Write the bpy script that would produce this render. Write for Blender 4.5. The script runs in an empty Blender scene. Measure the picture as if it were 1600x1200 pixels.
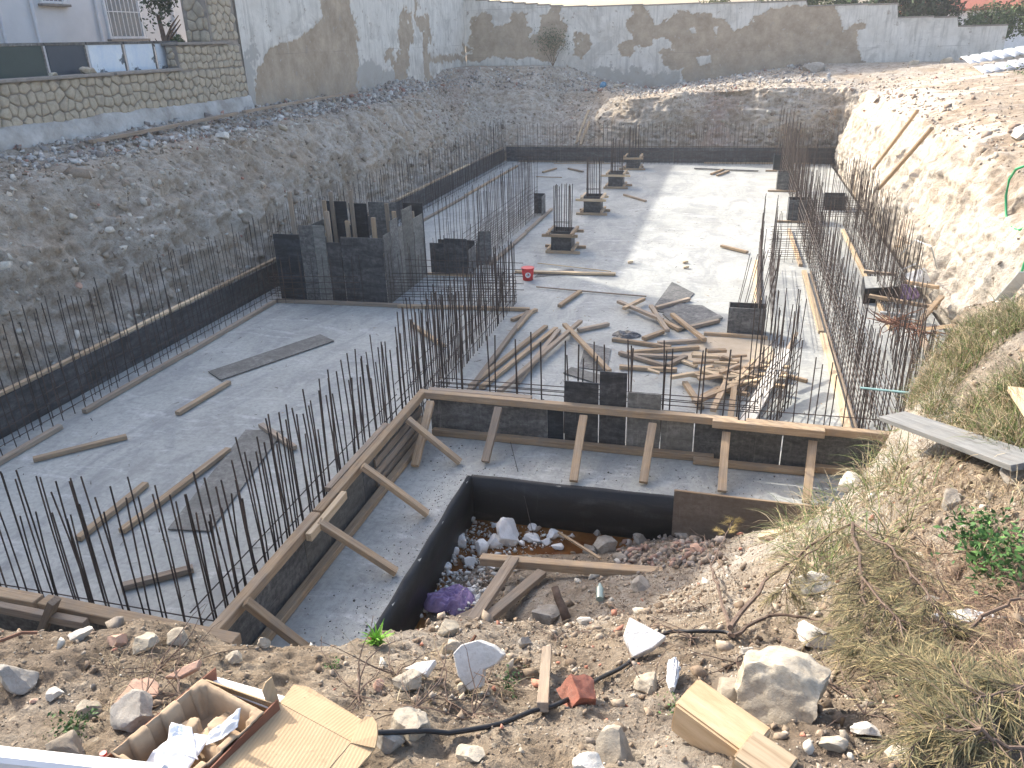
import bpy, bmesh, math, random
import numpy as np
from mathutils import Vector, Matrix, Euler
random.seed(7)
RS = np.random.RandomState(11)
scene = bpy.context.scene
COL = scene.collection

# ---------------------------------------------------------------- camera
CU, CV, CF, H = 800.0, 600.0, 1238.0, 5.0
def _ray(u, v):
    d = np.array([u-CU, -(v-CV), -CF]); return d/np.linalg.norm(d)
_y = _ray(1155, 50); _v = -_ray(890, 3400)
_z = _v-_y*_v.dot(_y); _z /= np.linalg.norm(_z); _x = np.cross(_y, _z)
RM = np.array([_x, _y, _z])
EYE = np.array([0, 0, H])
cam_d = bpy.data.cameras.new('camera'); cam = bpy.data.objects.new('camera', cam_d); COL.objects.link(cam)
cam_d.sensor_width = 36; cam_d.lens = CF/1600*36; cam_d.clip_end = 500; cam_d.clip_start = 0.05
cam.matrix_world = Matrix.Translation((0, 0, H)) @ Matrix(RM.tolist()).to_4x4()
scene.camera = cam

# ---------------------------------------------------------------- light
SUN_EL = 32.0; HAZE = 0.0013
SH = np.array([0.849, -0.528])                    # horizontal travel of the sunlight
world = bpy.data.worlds.new("World"); scene.world = world; world.use_nodes = True
wn = world.node_tree; sky = wn.nodes.new('ShaderNodeTexSky'); sky.sky_type = 'NISHITA'; sky.sun_disc = False
sky.sun_elevation = math.radians(SUN_EL); sky.sun_rotation = math.atan2(-SH[0], -SH[1])
sky.altitude = 100; sky.dust_density = 5.0; sky.ozone_density = 0.45
bg = wn.nodes['Background']; bg.inputs['Strength'].default_value = 0.15
wn.links.new(sky.outputs[0], bg.inputs['Color'])
sl = bpy.data.lights.new('sun', 'SUN'); sl.energy = 2.6; sl.angle = math.radians(0.6); sl.color = (1.0, 0.94, 0.84)
so = bpy.data.objects.new('sun', sl); COL.objects.link(so)
ce = math.cos(math.radians(SUN_EL))
so.rotation_euler = Vector((SH[0]*ce, SH[1]*ce, -math.sin(math.radians(SUN_EL)))).to_track_quat('-Z', 'Y').to_euler()
scene.view_settings.view_transform = 'Standard'; scene.view_settings.look = 'None'
scene.view_settings.gamma = 1; scene.view_settings.use_curve_mapping = False
scene.view_settings.exposure = 1.55

# ---------------------------------------------------------------- geometry helpers
def W(u, v, z=0.0):
    d = RM @ _ray(u, v); t = (z-H)/d[2]; return EYE+t*d
def WY(u, v, Y):
    d = RM @ _ray(u, v); return EYE+d*(Y/d[1])
def WX(u, v, X):
    d = RM @ _ray(u, v); return EYE+d*(X/d[0])
def project(P):
    q = (np.asarray(P)-EYE) @ RM
    return CU-CF*q[..., 0]/q[..., 2], CV+CF*q[..., 1]/q[..., 2]

def _hash(ix, iy, iz, seed):
    n = (ix*374761393+iy*668265263+iz*1274126177+seed*974634777) & 0x7fffffff
    n = ((n ^ (n >> 13))*1274126177) & 0x7fffffff
    n = n ^ (n >> 16)
    return (n & 0xffff)/65535.0
def vnoise(x, y, z, seed=0):
    x = np.asarray(x, float); y = np.asarray(y, float); z = np.asarray(z, float)
    x, y, z = np.broadcast_arrays(x, y, z)
    xi = np.floor(x).astype(np.int64); yi = np.floor(y).astype(np.int64); zi = np.floor(z).astype(np.int64)
    fx = x-xi; fy = y-yi; fz = z-zi
    fx = fx*fx*(3-2*fx); fy = fy*fy*(3-2*fy); fz = fz*fz*(3-2*fz)
    r = 0
    for dx in (0, 1):
        for dy in (0, 1):
            for dz in (0, 1):
                r = r+_hash(xi+dx, yi+dy, zi+dz, seed)*(fx if dx else 1-fx)*(fy if dy else 1-fy)*(fz if dz else 1-fz)
    return r*2-1
def fbm(x, y, z, oct=4, seed=0, ridge=False):
    s = 0; a = 1.0; t = 0
    for k in range(oct):
        n = vnoise(x*2**k+k*17.3, y*2**k+k*5.1, z*2**k, seed+k)
        if ridge: n = 1-2*np.abs(n)
        s = s+a*n; t += a; a *= 0.5
    return s/t

def tag(o, label=None, cat=None, group=None, kind=None):
    if label: o['label'] = label
    if cat: o['category'] = cat
    if group: o['group'] = group
    if kind: o['kind'] = kind
    return o
def link(o, parent=None):
    COL.objects.link(o)
    if parent is not None: o.parent = parent
    return o
def empty(name, loc, label, cat, group=None):
    o = bpy.data.objects.new(name, None); o.location = [float(a) for a in loc]; o.empty_display_size = 0.1
    COL.objects.link(o); return tag(o, label, cat, group)
def wloc(o):
    p = Vector((0, 0, 0))
    while o is not None: p += o.location; o = o.parent
    return p
def place(o, M, parent=None):
    """M world matrix; parents are never rotated"""
    COL.objects.link(o)
    if parent is not None:
        o.parent = parent; M = Matrix.Translation(-wloc(parent)) @ M
    o.matrix_local = M if parent is None else M
    return o

def mesh_np(name, verts, faces, mat=None, smooth=False, attrs=None):
    """verts Nx3, faces Mx3 or Mx4"""
    me = bpy.data.meshes.new(name)
    verts = np.asarray(verts, np.float32); faces = np.asarray(faces, np.int32)
    me.vertices.add(len(verts)); me.vertices.foreach_set('co', verts.ravel())
    k = faces.shape[1]
    me.loops.add(faces.size); me.loops.foreach_set('vertex_index', faces.ravel())
    me.polygons.add(len(faces)); me.polygons.foreach_set('loop_start', np.arange(0, faces.size, k, dtype=np.int32))
    me.polygons.foreach_set('loop_total', np.full(len(faces), k, np.int32))
    if smooth: me.polygons.foreach_set('use_smooth', np.ones(len(faces), bool))
    if attrs:
        for an, av in attrs.items():
            av = np.asarray(av, np.float32)
            if av.ndim == 2:
                a = me.color_attributes.new(an, 'FLOAT_COLOR', 'POINT')
                c = np.ones((len(verts), 4), np.float32); c[:, :3] = av; a.data.foreach_set('color', c.ravel())
            else:
                a = me.attributes.new(an, 'FLOAT', 'POINT'); a.data.foreach_set('value', av.ravel())
    me.update(calc_edges=True); me.validate()
    if mat: me.materials.append(mat)
    return me
def grid_faces(nu, nv):
    a = np.arange(nu*nv).reshape(nu, nv)
    return np.stack([a[:-1, :-1], a[1:, :-1], a[1:, 1:], a[:-1, 1:]], -1).reshape(-1, 4)

class MB:
    def __init__(s): s.bm = bmesh.new()
    def box(s, x0, x1, y0, y1, z0, z1, bevel=0.0, M=None):
        m = Matrix.Translation(((x0+x1)/2, (y0+y1)/2, (z0+z1)/2)) @ Matrix.Diagonal((abs(x1-x0), abs(y1-y0), abs(z1-z0), 1))
        if M is not None: m = M @ m
        r = bmesh.ops.create_cube(s.bm, size=1.0, matrix=m)
        if bevel > 0:
            es = list({e for v in r['verts'] for e in v.link_edges})
            bmesh.ops.bevel(s.bm, geom=es, offset=bevel, segments=1, affect='EDGES')
        return s
    def beam(s, p, q, w, h, bevel=0.0, roll=0.0):
        M, L = frame(p, q, roll)
        return s.box(0, L, -w/2, w/2, -h/2, h/2, bevel, M)
    def cyl(s, p, q, r, r2=None, n=10, caps=True):
        M, L = frame(p, q)
        M = M @ Matrix.Rotation(math.pi/2, 4, 'Y') @ Matrix.Translation((0, 0, L/2))
        bmesh.ops.create_cone(s.bm, cap_ends=caps, segments=n, radius1=r, radius2=r if r2 is None else r2, depth=L, matrix=M)
        return s
    def tube(s, pts, r, n=6, r2=None):
        pts = [Vector(p) for p in pts]; rings = []
        N = len(pts); up = Vector((0.13, 0.2, 0.97))
        for i, p in enumerate(pts):
            d = (pts[min(i+1, N-1)]-pts[max(i-1, 0)]).normalized()
            a = d.cross(up)
            if a.length < 1e-3: a = d.cross(Vector((1, 0, 0)))
            a.normalize(); b = d.cross(a)
            rr = r if r2 is None else r+(r2-r)*i/(N-1)
            rings.append([s.bm.verts.new(p+a*rr*math.cos(2*math.pi*k/n)+b*rr*math.sin(2*math.pi*k/n)) for k in range(n)])
        for i in range(N-1):
            for k in range(n):
                s.bm.faces.new((rings[i][k], rings[i][(k+1) % n], rings[i+1][(k+1) % n], rings[i+1][k]))
        s.bm.faces.new(rings[0][::-1]); s.bm.faces.new(rings[-1]); return s
    def poly(s, pts, thick=0.0, down=None):
        """closed slab: polygon pts extruded by 'thick' against its normal (or vector down)"""
        vs = [s.bm.verts.new(Vector(p)) for p in pts]; f = s.bm.faces.new(vs)
        if thick or down is not None:
            f.normal_update(); n = -f.normal*thick if down is None else Vector(down)
            vb = [s.bm.verts.new(v.co+n) for v in vs]; N = len(vs)
            s.bm.faces.new(vb[::-1])
            for i in range(N): s.bm.faces.new((vs[i], vb[i], vb[(i+1) % N], vs[(i+1) % N]))
        return s
    def mesh(s, name, mat, smooth=False):
        bmesh.ops.recalc_face_normals(s.bm, faces=s.bm.faces)
        me = bpy.data.meshes.new(name); s.bm.to_mesh(me); s.bm.free(); me.materials.append(mat)
        if smooth: me.polygons.foreach_set('use_smooth', [True]*len(me.polygons))
        return me
    def obj(s, name, mat, parent=None, smooth=False, base=None):
        """vertices given in world space; origin moves to base (or parent's base)"""
        me = s.mesh(name, mat, smooth)
        o = bpy.data.objects.new(name, me)
        if parent is not None: off = wloc(parent); o.parent = parent; me.transform(Matrix.Translation(-off))
        else:
            if base is None:
                c = np.array([v.co[:] for v in me.vertices]); base = (c[:, 0].mean(), c[:, 1].mean(), c[:, 2].min())
            b = Vector([float(a) for a in base]); me.transform(Matrix.Translation(-b)); o.location = b
        COL.objects.link(o); return o
def frame(p, q, roll=0.0):
    p = Vector([float(a) for a in p]); q = Vector([float(a) for a in q]); d = q-p; L = d.length; x = d/L
    up = Vector((0, 0, 1))
    if abs(x.z) > 0.985: up = Vector((0, 1, 0))
    y = up.cross(x).normalized(); z = x.cross(y)
    M = Matrix((x, y, z)).transposed().to_4x4(); M = Matrix.Translation(p) @ M @ Matrix.Rotation(roll, 4, 'X')
    return M, L

# ---------------------------------------------------------------- materials
class NT:
    def __init__(s, name):
        s.m = bpy.data.materials.new(name); s.m.use_nodes = True; s.t = s.m.node_tree
        s.b = s.t.nodes['Principled BSDF']; s.tc = s.t.nodes.new('ShaderNodeTexCoord')
        s.out = s.t.nodes['Material Output']
    def n(s, typ, **kw):
        x = s.t.nodes.new(typ)
        for k, v in kw.items():
            if hasattr(x, k): setattr(x, k, v)
            else: x.inputs[k].default_value = v
        return x
    def l(s, a, b): s.t.links.new(a, b)
    def coords(s, scale=(1, 1, 1), kind='Object', rnd=False):
        mp = s.n('ShaderNodeMapping'); mp.inputs['Scale'].default_value = scale; s.l(s.tc.outputs[kind], mp.inputs['Vector'])
        if rnd:
            oi = s.n('ShaderNodeObjectInfo'); mul = s.n('ShaderNodeVectorMath', operation='SCALE'); mul.inputs[0].default_value = (37, 91, 53)
            s.l(oi.outputs['Random'], mul.inputs['Scale']); s.l(mul.outputs[0], mp.inputs['Location'])
        return mp.outputs[0]
    def noise(s, co, scale, detail=4, rough=0.55, dist=0.0):
        x = s.n('ShaderNodeTexNoise', Scale=scale, Detail=detail, Roughness=rough, Distortion=dist); s.l(co, x.inputs['Vector']); return x.outputs['Fac']
    def ramp(s, fac, stops):
        r = s.n('ShaderNodeValToRGB'); e = r.color_ramp.elements
        while len(e) < len(stops): e.new(0.5)
        for i, (p, c) in enumerate(stops):
            e[i].position = p; e[i].color = (c, c, c, 1) if isinstance(c, (int, float)) else (*c, 1)
        s.l(fac, r.inputs[0]); return r.outputs[0]
    def mix(s, fac, a, b, mode='MIX'):
        x = s.n('ShaderNodeMix', data_type='RGBA', blend_type=mode)
        for k_, val in ((0, fac), (6, a), (7, b)):
            sock = x.inputs[k_]
            if isinstance(val, (int, float)): sock.default_value = val if k_ == 0 else (val, val, val, 1)
            elif isinstance(val, tuple): sock.default_value = (*val, 1)
            else: s.l(val, sock)
        return x.outputs[2]
    def attr(s, name, out='Color'):
        a = s.n('ShaderNodeAttribute'); a.attribute_name = name; return a.outputs[out]
    def rnd(s, lo=0.8, hi=1.2):
        oi = s.n('ShaderNodeObjectInfo'); mr = s.n('ShaderNodeMapRange'); s.l(oi.outputs['Random'], mr.inputs[0])
        mr.inputs[3].default_value = lo; mr.inputs[4].default_value = hi; return mr.outputs[0]
    def done(s, col, rough=0.85, bump=None, bstr=0.3, bdist=0.01, spec=0.3, metal=0.0):
        if isinstance(col, tuple): s.b.inputs['Base Color'].default_value = (*col, 1)
        else: s.l(col, s.b.inputs['Base Color'])
        if isinstance(rough, (int, float)): s.b.inputs['Roughness'].default_value = rough
        else: s.l(rough, s.b.inputs['Roughness'])
        s.b.inputs['Specular IOR Level'].default_value = spec; s.b.inputs['Metallic'].default_value = metal
        if bump is not None:
            bn = s.n('ShaderNodeBump', Strength=bstr, Distance=bdist); s.l(bump, bn.inputs['Height']); s.l(bn.outputs[0], s.b.inputs['Normal'])
        return s.m

def m_simple(name, a, b, scale=8, rough=0.85, bstr=0.3, bdist=0.004, stretch=(1, 1, 1), bscale=40, spec=0.3, metal=0, var=(0.85, 1.15), detail=5):
    t = NT(name); co = t.coords(stretch, rnd=True); f = t.noise(co, scale, detail, 0.65)
    c = t.ramp(f, [(0.3, a), (0.7, b)]); c = t.mix(1.0, c, t.rnd(*var), 'MULTIPLY')
    return t.done(c, rough, t.noise(co, bscale, 4, 0.6), bstr, bdist, spec, metal)

def m_timber(name, a, b, c3, dirt=0.5):
    t = NT(name); co = t.coords((1, 1, 1), rnd=True)
    cg = t.coords((0.6, 14, 14), rnd=True)
    g = t.noise(cg, 3.2, 5, 0.7, 0.6)
    col = t.ramp(g, [(0.28, c3), (0.45, a), (0.7, b)])
    st = t.ramp(t.noise(co, 4.5, 5, 0.7), [(0.42, 0.0), (0.66, dirt)])
    col = t.mix(st, col, (0.26, 0.235, 0.205))
    col = t.mix(1.0, col, t.rnd(0.72, 1.18), 'MULTIPLY')
    return t.done(col, 0.85, g, 0.45, 0.004)
M_TIMBER = m_timber('timber', (0.40, 0.285, 0.175), (0.54, 0.41, 0.275), (0.23, 0.15, 0.09), 0.45)
M_TIMBERG = m_timber('weathered_timber', (0.31, 0.24, 0.175), (0.43, 0.35, 0.265), (0.17, 0.125, 0.09), 0.6)
M_TIMBERP = m_timber('pale_timber', (0.55, 0.42, 0.27), (0.68, 0.55, 0.38), (0.36, 0.24, 0.14), 0.15)
M_WHITEBOARD = m_timber('cement_washed_board', (0.55, 0.52, 0.47), (0.66, 0.64, 0.60), (0.38, 0.34, 0.29), 0.2)

def m_ply(name, base, smear, amount, scale=1.3, gloss=0.45, edge=None):
    t = NT(name); co = t.coords((1, 1, 1), rnd=True); cs = t.coords((1.0, 1.0, 4.0), rnd=True)
    f = t.noise(cs, scale, 7, 0.72, 0.8); f2 = t.noise(co, scale*9, 5, 0.7)
    m = t.ramp(f, [(0.56-amount*0.24, 0.0), (0.66, 1.0)])
    m2 = t.ramp(f2, [(0.38, 0.25), (0.6, 1.0)])
    m = t.mix(1.0, m, m2, 'MULTIPLY')
    sc = t.ramp(t.noise(t.coords((.7, .7, 14), rnd=True), 3.0, 5, .8, .4), [(.60, 0.0), (.68, .7)]); m = t.mix(1.0, m, sc, 'ADD')
    m = t.mix(1.0, m, t.ramp(t.noise(t.coords((11, 11, .6), rnd=True), 2.0, 5, .8, .4), [(.58, 0.0), (.68, .5)]), 'ADD')
    c = t.mix(m, base, smear); c = t.mix(1.0, c, t.rnd(0.75, 1.3), 'MULTIPLY')
    return t.done(c, gloss, f2, 0.15, 0.002, 0.4)
M_PLYB = m_ply('black_film_plywood', (0.022, 0.025, 0.030), (0.13, 0.135, 0.14), 0.8)
M_PLYG = m_ply('used_grey_plywood', (0.045, 0.046, 0.047), (0.21, 0.21, 0.20), 1.1, 1.8, 0.7)
M_PLYL = m_ply('cement_stained_plywood', (0.10, 0.098, 0.088), (0.24, 0.235, 0.215), 1.0, 2.0, 0.8)
M_PLYBR = m_ply('brown_plywood', (0.17, 0.135, 0.105), (0.27, 0.235, 0.20), 1.0, 2.2, 0.75)
M_PLYBL = m_ply('blue_black_plywood', (0.012, 0.019, 0.027), (0.06, 0.075, 0.09), 0.4)
M_REBAR = m_simple('rusty_steel', (0.034, 0.028, 0.026), (0.085, 0.062, 0.052), 5, 0.75, 0.5, 0.002, bscale=150, spec=0.4, var=(0.6, 1.4))
M_WIRE = m_simple('tie_wire', (0.03, 0.025, 0.025), (0.06, 0.045, 0.04), 5, 0.7)

def m_concrete():
    t = NT('fresh_concrete'); co = t.coords(); cs = t.coords((1.0, 0.35, 1)); cs2 = t.coords((0.4, 1.3, 1))
    big = t.noise(co, 0.35, 5, 0.6); mid = t.noise(cs, 1.3, 7, 0.7, 1.2); fine = t.noise(co, 14, 6, 0.7)
    c = t.ramp(big, [(0.3, (0.335, 0.345, 0.32)), (0.5, (0.41, 0.42, 0.39)), (0.7, (0.48, 0.485, 0.45))])
    c = t.mix(t.ramp(mid, [(0.38, 0.75), (0.54, 0.0)]), c, (0.25, 0.262, 0.262))
    c = t.mix(t.ramp(t.noise(cs2, 2.4, 8, 0.75, 1.5), [(0.54, 0.0), (0.66, 0.8)]), c, (0.56, 0.565, 0.55))
    c = t.mix(t.ramp(t.noise(cs2, 5.0, 6, 0.8, 2.5), [(0.60, 0.0), (0.67, 0.75)]), c, (0.19, 0.20, 0.205))
    c = t.mix(t.ramp(fine, [(0.38, 0.5), (0.55, 0.0)]), c, (0.25, 0.25, 0.245))
    c = t.mix(t.ramp(t.noise(co, .9, 8, .75, .6), [(.52, 0.0), (.64, .45)]), c, (0.235, 0.235, 0.225))
    # sawdust and mortar crumbs: small bright/dark specks
    vo = t.n('ShaderNodeTexVoronoi', Scale=26.0); t.l(co, vo.inputs['Vector'])
    sp = t.ramp(vo.outputs['Distance'], [(0.06, 1.0), (0.12, 0.0)])
    sp = t.mix(1.0, sp, t.ramp(t.noise(co, 1.1, 3), [(0.55, 0.0), (0.68, 1.0)]), 'MULTIPLY')
    c = t.mix(sp, c, (0.20, 0.19, 0.17))
    return t.done(c, 0.8, t.noise(co, 9, 8, 0.7), 0.25, 0.012, 0.3)
M_CONC = m_concrete()
def m_sand():
    t = NT('sawdust_on_concrete'); co = t.coords(); f = t.noise(co, 3, 6, 0.7)
    c = t.ramp(f, [(0.3, (0.44, 0.36, 0.26)), (0.7, (0.55, 0.47, 0.36))])
    m = t.done(c, 0.9, t.noise(co, 60, 4), 0.3, 0.004); return m
M_BIT = m_ply('bitumen_coating', (0.009, 0.010, 0.012), (0.035, 0.036, 0.038), 0.2, 1.2, 0.45)

def m_soil():
    t = NT('soil'); co = t.coords()
    k = t.attr('lime_lift', 'Fac'); r = t.attr('red', 'Fac')
    n1 = t.noise(co, 0.7, 5, 0.65); n2 = t.noise(co, 5, 7, 0.72, 0.4); n3 = t.noise(co, 30, 6, 0.75)
    br = t.ramp(n2, [(0.30, (0.12, 0.092, 0.068)), (0.5, (0.24, 0.192, 0.148)), (0.70, (0.37, 0.315, 0.255))])
    gr = t.ramp(n2, [(0.30, (0.175, 0.132, 0.090)), (0.5, (0.325, 0.258, 0.186)), (0.70, (0.47, 0.39, 0.295))])
    br = t.mix(t.ramp(n1, [(0.34, 0.0), (0.54, 1.0)]), br, gr)
    li = t.ramp(n2, [(0.30, (0.36, 0.30, 0.235)), (0.48, (0.55, 0.50, 0.43)), (0.72, (0.72, 0.69, 0.63))])
    li = t.mix(t.ramp(n1, [(0.5, 0.0), (0.68, 0.55)]), li, (0.50, 0.36, 0.23))
    c = t.mix(k, br, li)
    c = t.mix(r, c, (0.30, 0.155, 0.12))
    c = t.mix(t.ramp(n3, [(0.33, 0.45), (0.5, 0.0)]), c, (0.09, 0.07, 0.055))
    vo = t.n('ShaderNodeTexVoronoi', Scale=22.0); t.l(co, vo.inputs['Vector'])
    peb = t.ramp(vo.outputs['Distance'], [(0.22, 1.0), (0.34, 0.0)])
    sel = t.ramp(vo.outputs['Color'], [(0.72, 0.0), (0.76, 0.7)])
    peb = t.mix(1.0, peb, sel, 'MULTIPLY')
    c = t.mix(peb, c, (0.42, 0.365, 0.295))
    h = t.mix(0.5, n2, n3); h = t.mix(0.25, h, peb, 'ADD')
    return t.done(c, 0.95, h, 1.0, 0.09, 0.15)
M_SOIL = m_soil()
def m_tint(name, rough=0.9, bscale=30, bstr=0.3, spec=0.2, trans=0.0, bdist=0.01):
    t = NT(name); co = t.coords(); c = t.attr('tint'); f = t.noise(co, bscale, 5, 0.7)
    c = t.mix(1.0, c, t.ramp(f, [(0.2, 0.7), (0.8, 1.25)]), 'MULTIPLY')
    m = t.done(c, rough, f, bstr, bdist, spec)
    if trans > 0: t.b.inputs['Transmission Weight'].default_value = 0.0
    return m
M_RUBBLE = m_tint('rubble_stone', 0.92, 25, 0.5)
M_BLADE = m_tint('plant_blades', 0.7, 10, 0.0, 0.25)

def m_rock(name, a, b, dark=(0.16, 0.13, 0.1), dirt=0.4):
    t = NT(name); co = t.coords(rnd=True); f = t.noise(co, 9, 7, 0.7, 0.3); g = t.noise(co, 60, 5, 0.75); k = t.noise(co, 3, 4)
    c = t.ramp(f, [(0.3, a), (0.7, b)]); c = t.mix(t.ramp(k, [(0.5, 0.0), (0.66, dirt)]), c, dark)
    c = t.mix(t.ramp(g, [(0.35, 0.35), (0.5, 0)]), c, dark)
    return t.done(c, 0.92, t.mix(0.4, f, g), 0.8, 0.012, 0.2)
M_ROCK = m_rock('limestone_rock', (0.34, 0.29, 0.22), (0.55, 0.495, 0.40), dirt=.6)
M_ROCKG = m_rock('grey_rock', (0.25, 0.23, 0.20), (0.43, 0.40, 0.355), dirt=.5)
M_ROCKW = m_rock('white_rock', (0.50, 0.47, 0.41), (0.70, 0.67, 0.61), (0.36, 0.31, 0.25), 0.45)
M_BRICK = m_rock('red_brick', (0.30, 0.11, 0.075), (0.40, 0.17, 0.12), (0.25, 0.18, 0.14), 0.45)
M_TERRA = m_rock('pink_terracotta', (0.45, 0.27, 0.19), (0.58, 0.38, 0.29), (0.4, 0.33, 0.26), 0.3)
M_PLAS = m_rock('marble_slab', (0.66, 0.65, 0.63), (0.76, 0.75, 0.73), (0.35, 0.33, 0.30), 0.12)
M_ROCKGL = m_rock('dusty_marble', (0.42, 0.41, 0.39), (0.60, 0.59, 0.57), (0.30, 0.27, 0.23), .5)
M_STYRO = m_rock('white_plaster_lump', (0.70, 0.70, 0.68), (0.80, 0.80, 0.79), (0.45, 0.42, 0.38), 0.25)
M_WSTONE = m_rock('cream_wall_stone', (0.36, 0.31, 0.235), (0.50, 0.445, 0.35), (0.25, 0.225, 0.185), 0.5)
M_MORTAR = m_simple('mortar', (0.20, 0.18, 0.16), (0.29, 0.265, 0.235), 6)
def m_flat(name, c, rough=0.6, spec=0.4, metal=0.0, var=(0.95, 1.05)):
    a = tuple(x*0.9 for x in c); b = tuple(min(1, x*1.08) for x in c)
    return m_simple(name, a, b, 6, rough, 0.1, 0.002, spec=spec, metal=metal, var=var)
M_WHITE = m_flat('white_paint', (0.74, 0.75, 0.76), 0.8)
M_PIPE = m_flat('grey_plastic', (0.42, 0.44, 0.45), 0.4)
M_RUBBER = m_flat('black_rubber', (0.018, 0.018, 0.02), 0.5)
M_GHOSE = m_flat('green_plastic', (0.03, 0.33, 0.13), 0.4)
M_TEAL = m_flat('teal_pipe', (0.13, 0.24, 0.25), 0.5)
M_ALU = m_flat('painted_rail', (0.60, 0.60, 0.62), 0.35)
M_RED = m_flat('red_plastic', (0.55, 0.03, 0.03), 0.4)
def m_card():
    t = NT('cardboard'); co = t.coords(); c = t.ramp(t.noise(co, 9, 4), [(.3, (0.40, 0.29, 0.175)), (.7, (0.47, 0.35, 0.22))])
    w = t.n('ShaderNodeTexWave', Scale=34.0, Distortion=.6); mp = t.coords((1, .55, 1)); t.l(mp, w.inputs['Vector'])
    c = t.mix(t.ramp(w.outputs['Fac'], [(.2, .22), (.5, 0.0)]), c, (0.30, 0.20, 0.11))
    c = t.mix(t.ramp(t.noise(co, 55, 4, .7), [(.66, 0.0), (.70, .8)]), c, (0.12, 0.09, 0.06)); c = t.mix(t.ramp(t.noise(co, 12, 5, .7), [(.6, 0.0), (.72, .5)]), c, (0.24, 0.17, 0.10))
    return t.done(c, .9, w.outputs['Fac'], .25, .002, .2)
M_CARD = m_card()
M_PULP = m_simple('moulded_pulp', (0.28, 0.20, 0.13), (0.42, 0.32, 0.22), 9, 0.95, 0.6, 0.002)
M_BOXRED = m_simple('printed_box', (0.17, 0.07, 0.045), (0.24, 0.11, 0.07), 7, 0.8)
M_PAPER = m_simple('paper', (0.72, 0.73, 0.76), (0.80, 0.81, 0.82), 5, 0.8, 0.3, 0.004, bscale=8)
M_PURPLE = m_simple('purple_cloth', (0.22, 0.15, 0.31), (0.44, 0.33, 0.53), 12, 0.9, 0.6, 0.01)
M_BLUE = m_simple('blue_plastic', (0.03, 0.17, 0.33), (0.12, 0.33, 0.50), 10, 0.35, 0.5, 0.01)
M_FOIL = m_simple('crushed_foil', (0.35, 0.37, 0.40), (0.75, 0.76, 0.78), 14, 0.3, 0.9, 0.01, metal=0.5)
M_BARK = m_simple('bark', (0.09, 0.06, 0.045), (0.19, 0.14, 0.11), 12, 0.95, 0.8, 0.006)
M_COPPER = m_simple('tangled_roots', (0.12, 0.06, 0.04), (0.25, 0.135, 0.09), 12, 0.9)
M_YELLOW = m_flat('yellow_plastic', (0.6, 0.5, 0.06), 0.5)

# ---------------------------------------------------------------- terrain: foreground heightfield
FG = [ # u, v, z
 (0,1200,3.32),(250,1200,3.32),(500,1200,3.3),(800,1200,3.3),(1200,1200,3.3),(1600,1200,3.35),
 (0,1095,3.18),(200,1100,3.2),(400,1090,3.15),(0,1003,2.86),(90,1003,2.90),(160,992,2.95),(250,985,2.98),(320,990,2.95),(385,1018,2.86),(450,1012,2.86),
 (520,1003,2.82),(590,985,2.76),(640,985,2.66),(700,962,2.5),(740,962,2.45),(600,1080,3.08),(800,1100,3.08),(700,1030,2.85),(800,1020,2.72),(780,975,2.2),(860,985,2.2),
 (930,965,1.9),(1010,962,2.05),(1100,985,2.4),(1000,1040,2.85),(1100,1100,3.12),(1200,1060,3.05),(1180,990,2.65),(1140,950,2.1),
 (1130,900,1.25),(1180,860,1.15),(1240,838,1.3),(1290,800,1.45),(1350,742,1.7),(1400,660,2.0),(1430,600,2.15),(1500,497,2.6),(1600,478,2.85),
 (1250,900,2.2),(1350,840,2.35),(1350,950,2.85),(1450,1000,3.12),(1600,1000,3.25),(1600,800,3.2),(1500,720,2.85),(1600,600,3.08),(1450,800,2.8),(1350,1060,3.12),
 (1500,600,2.75),(1420,720,2.3),(1500,900,3.05),(1270,980,2.75),
 (745,800,-.74),(850,825,-.74),(960,845,-.72),(700,850,-.72),(690,900,-.64),(650,960,-.62),(790,845,-.68),(900,852,-.69),(800,875,-.58),(900,885,-.46),(1000,875,-.4),(1050,845,-.42),(1120,850,-.1),(1180,835,.2),
 (1230,820,.5),(760,930,-.5),(700,940,-.56),(850,920,-.2),(950,920,.1),(1050,920,.5)]
pts = [W(*p) for p in FG]
def behind(u, v, z, d, z2):
    p = W(u, v, z); r = p-EYE; r[2] = 0; r /= np.linalg.norm(r); q = p+r*d; q[2] = z2; return q
for (u, v, z) in [(0,1003,2.86),(90,1003,2.90),(160,992,2.95),(250,985,2.98),(320,990,2.95),(385,1018,2.86),(450,1012,2.86),(520,1003,2.82),(590,985,2.76)]:
    pts += [behind(u, v, z, 0.5, 2.0), behind(u, v, z, 1.1, 0.3), behind(u, v, z, 1.8, -0.7), behind(u, v, z, 3.2, -0.75)]
for (u, v, z) in [(640,985,2.66),(700,962,2.5)]:
    pts += [behind(u, v, z, 0.6, 1.5), behind(u, v, z, 1.3, 0.2), behind(u, v, z, 2.2, -0.6)]
for (u, v, z) in [(1290,800,1.45),(1350,742,1.7),(1400,660,2.0),(1430,600,2.15)]:
    pts += [behind(u, v, z, 0.9, z-1.5), behind(u, v, z, 1.9, -0.7), behind(u, v, z, 3.0, -0.8)]
pts += [behind(1500,497,2.6, 1.2, 1.3), behind(1500,497,2.6, 2.4, -.2), behind(1600,478,2.85, 1.2, 1.8), behind(1600,478,2.85, 2.8, .6)]
for x in (-8, -4, 0, 3, 6, 9): pts.append(np.array([x, -3.0, 3.3])); pts.append(np.array([x, 0.0, 3.33]))
for y in (1, 3, 5, 7, 9, 11): pts.append(np.array([6.0+.1*y, y, 3.4])); pts.append(np.array([9.0, y, 3.6]))
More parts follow.
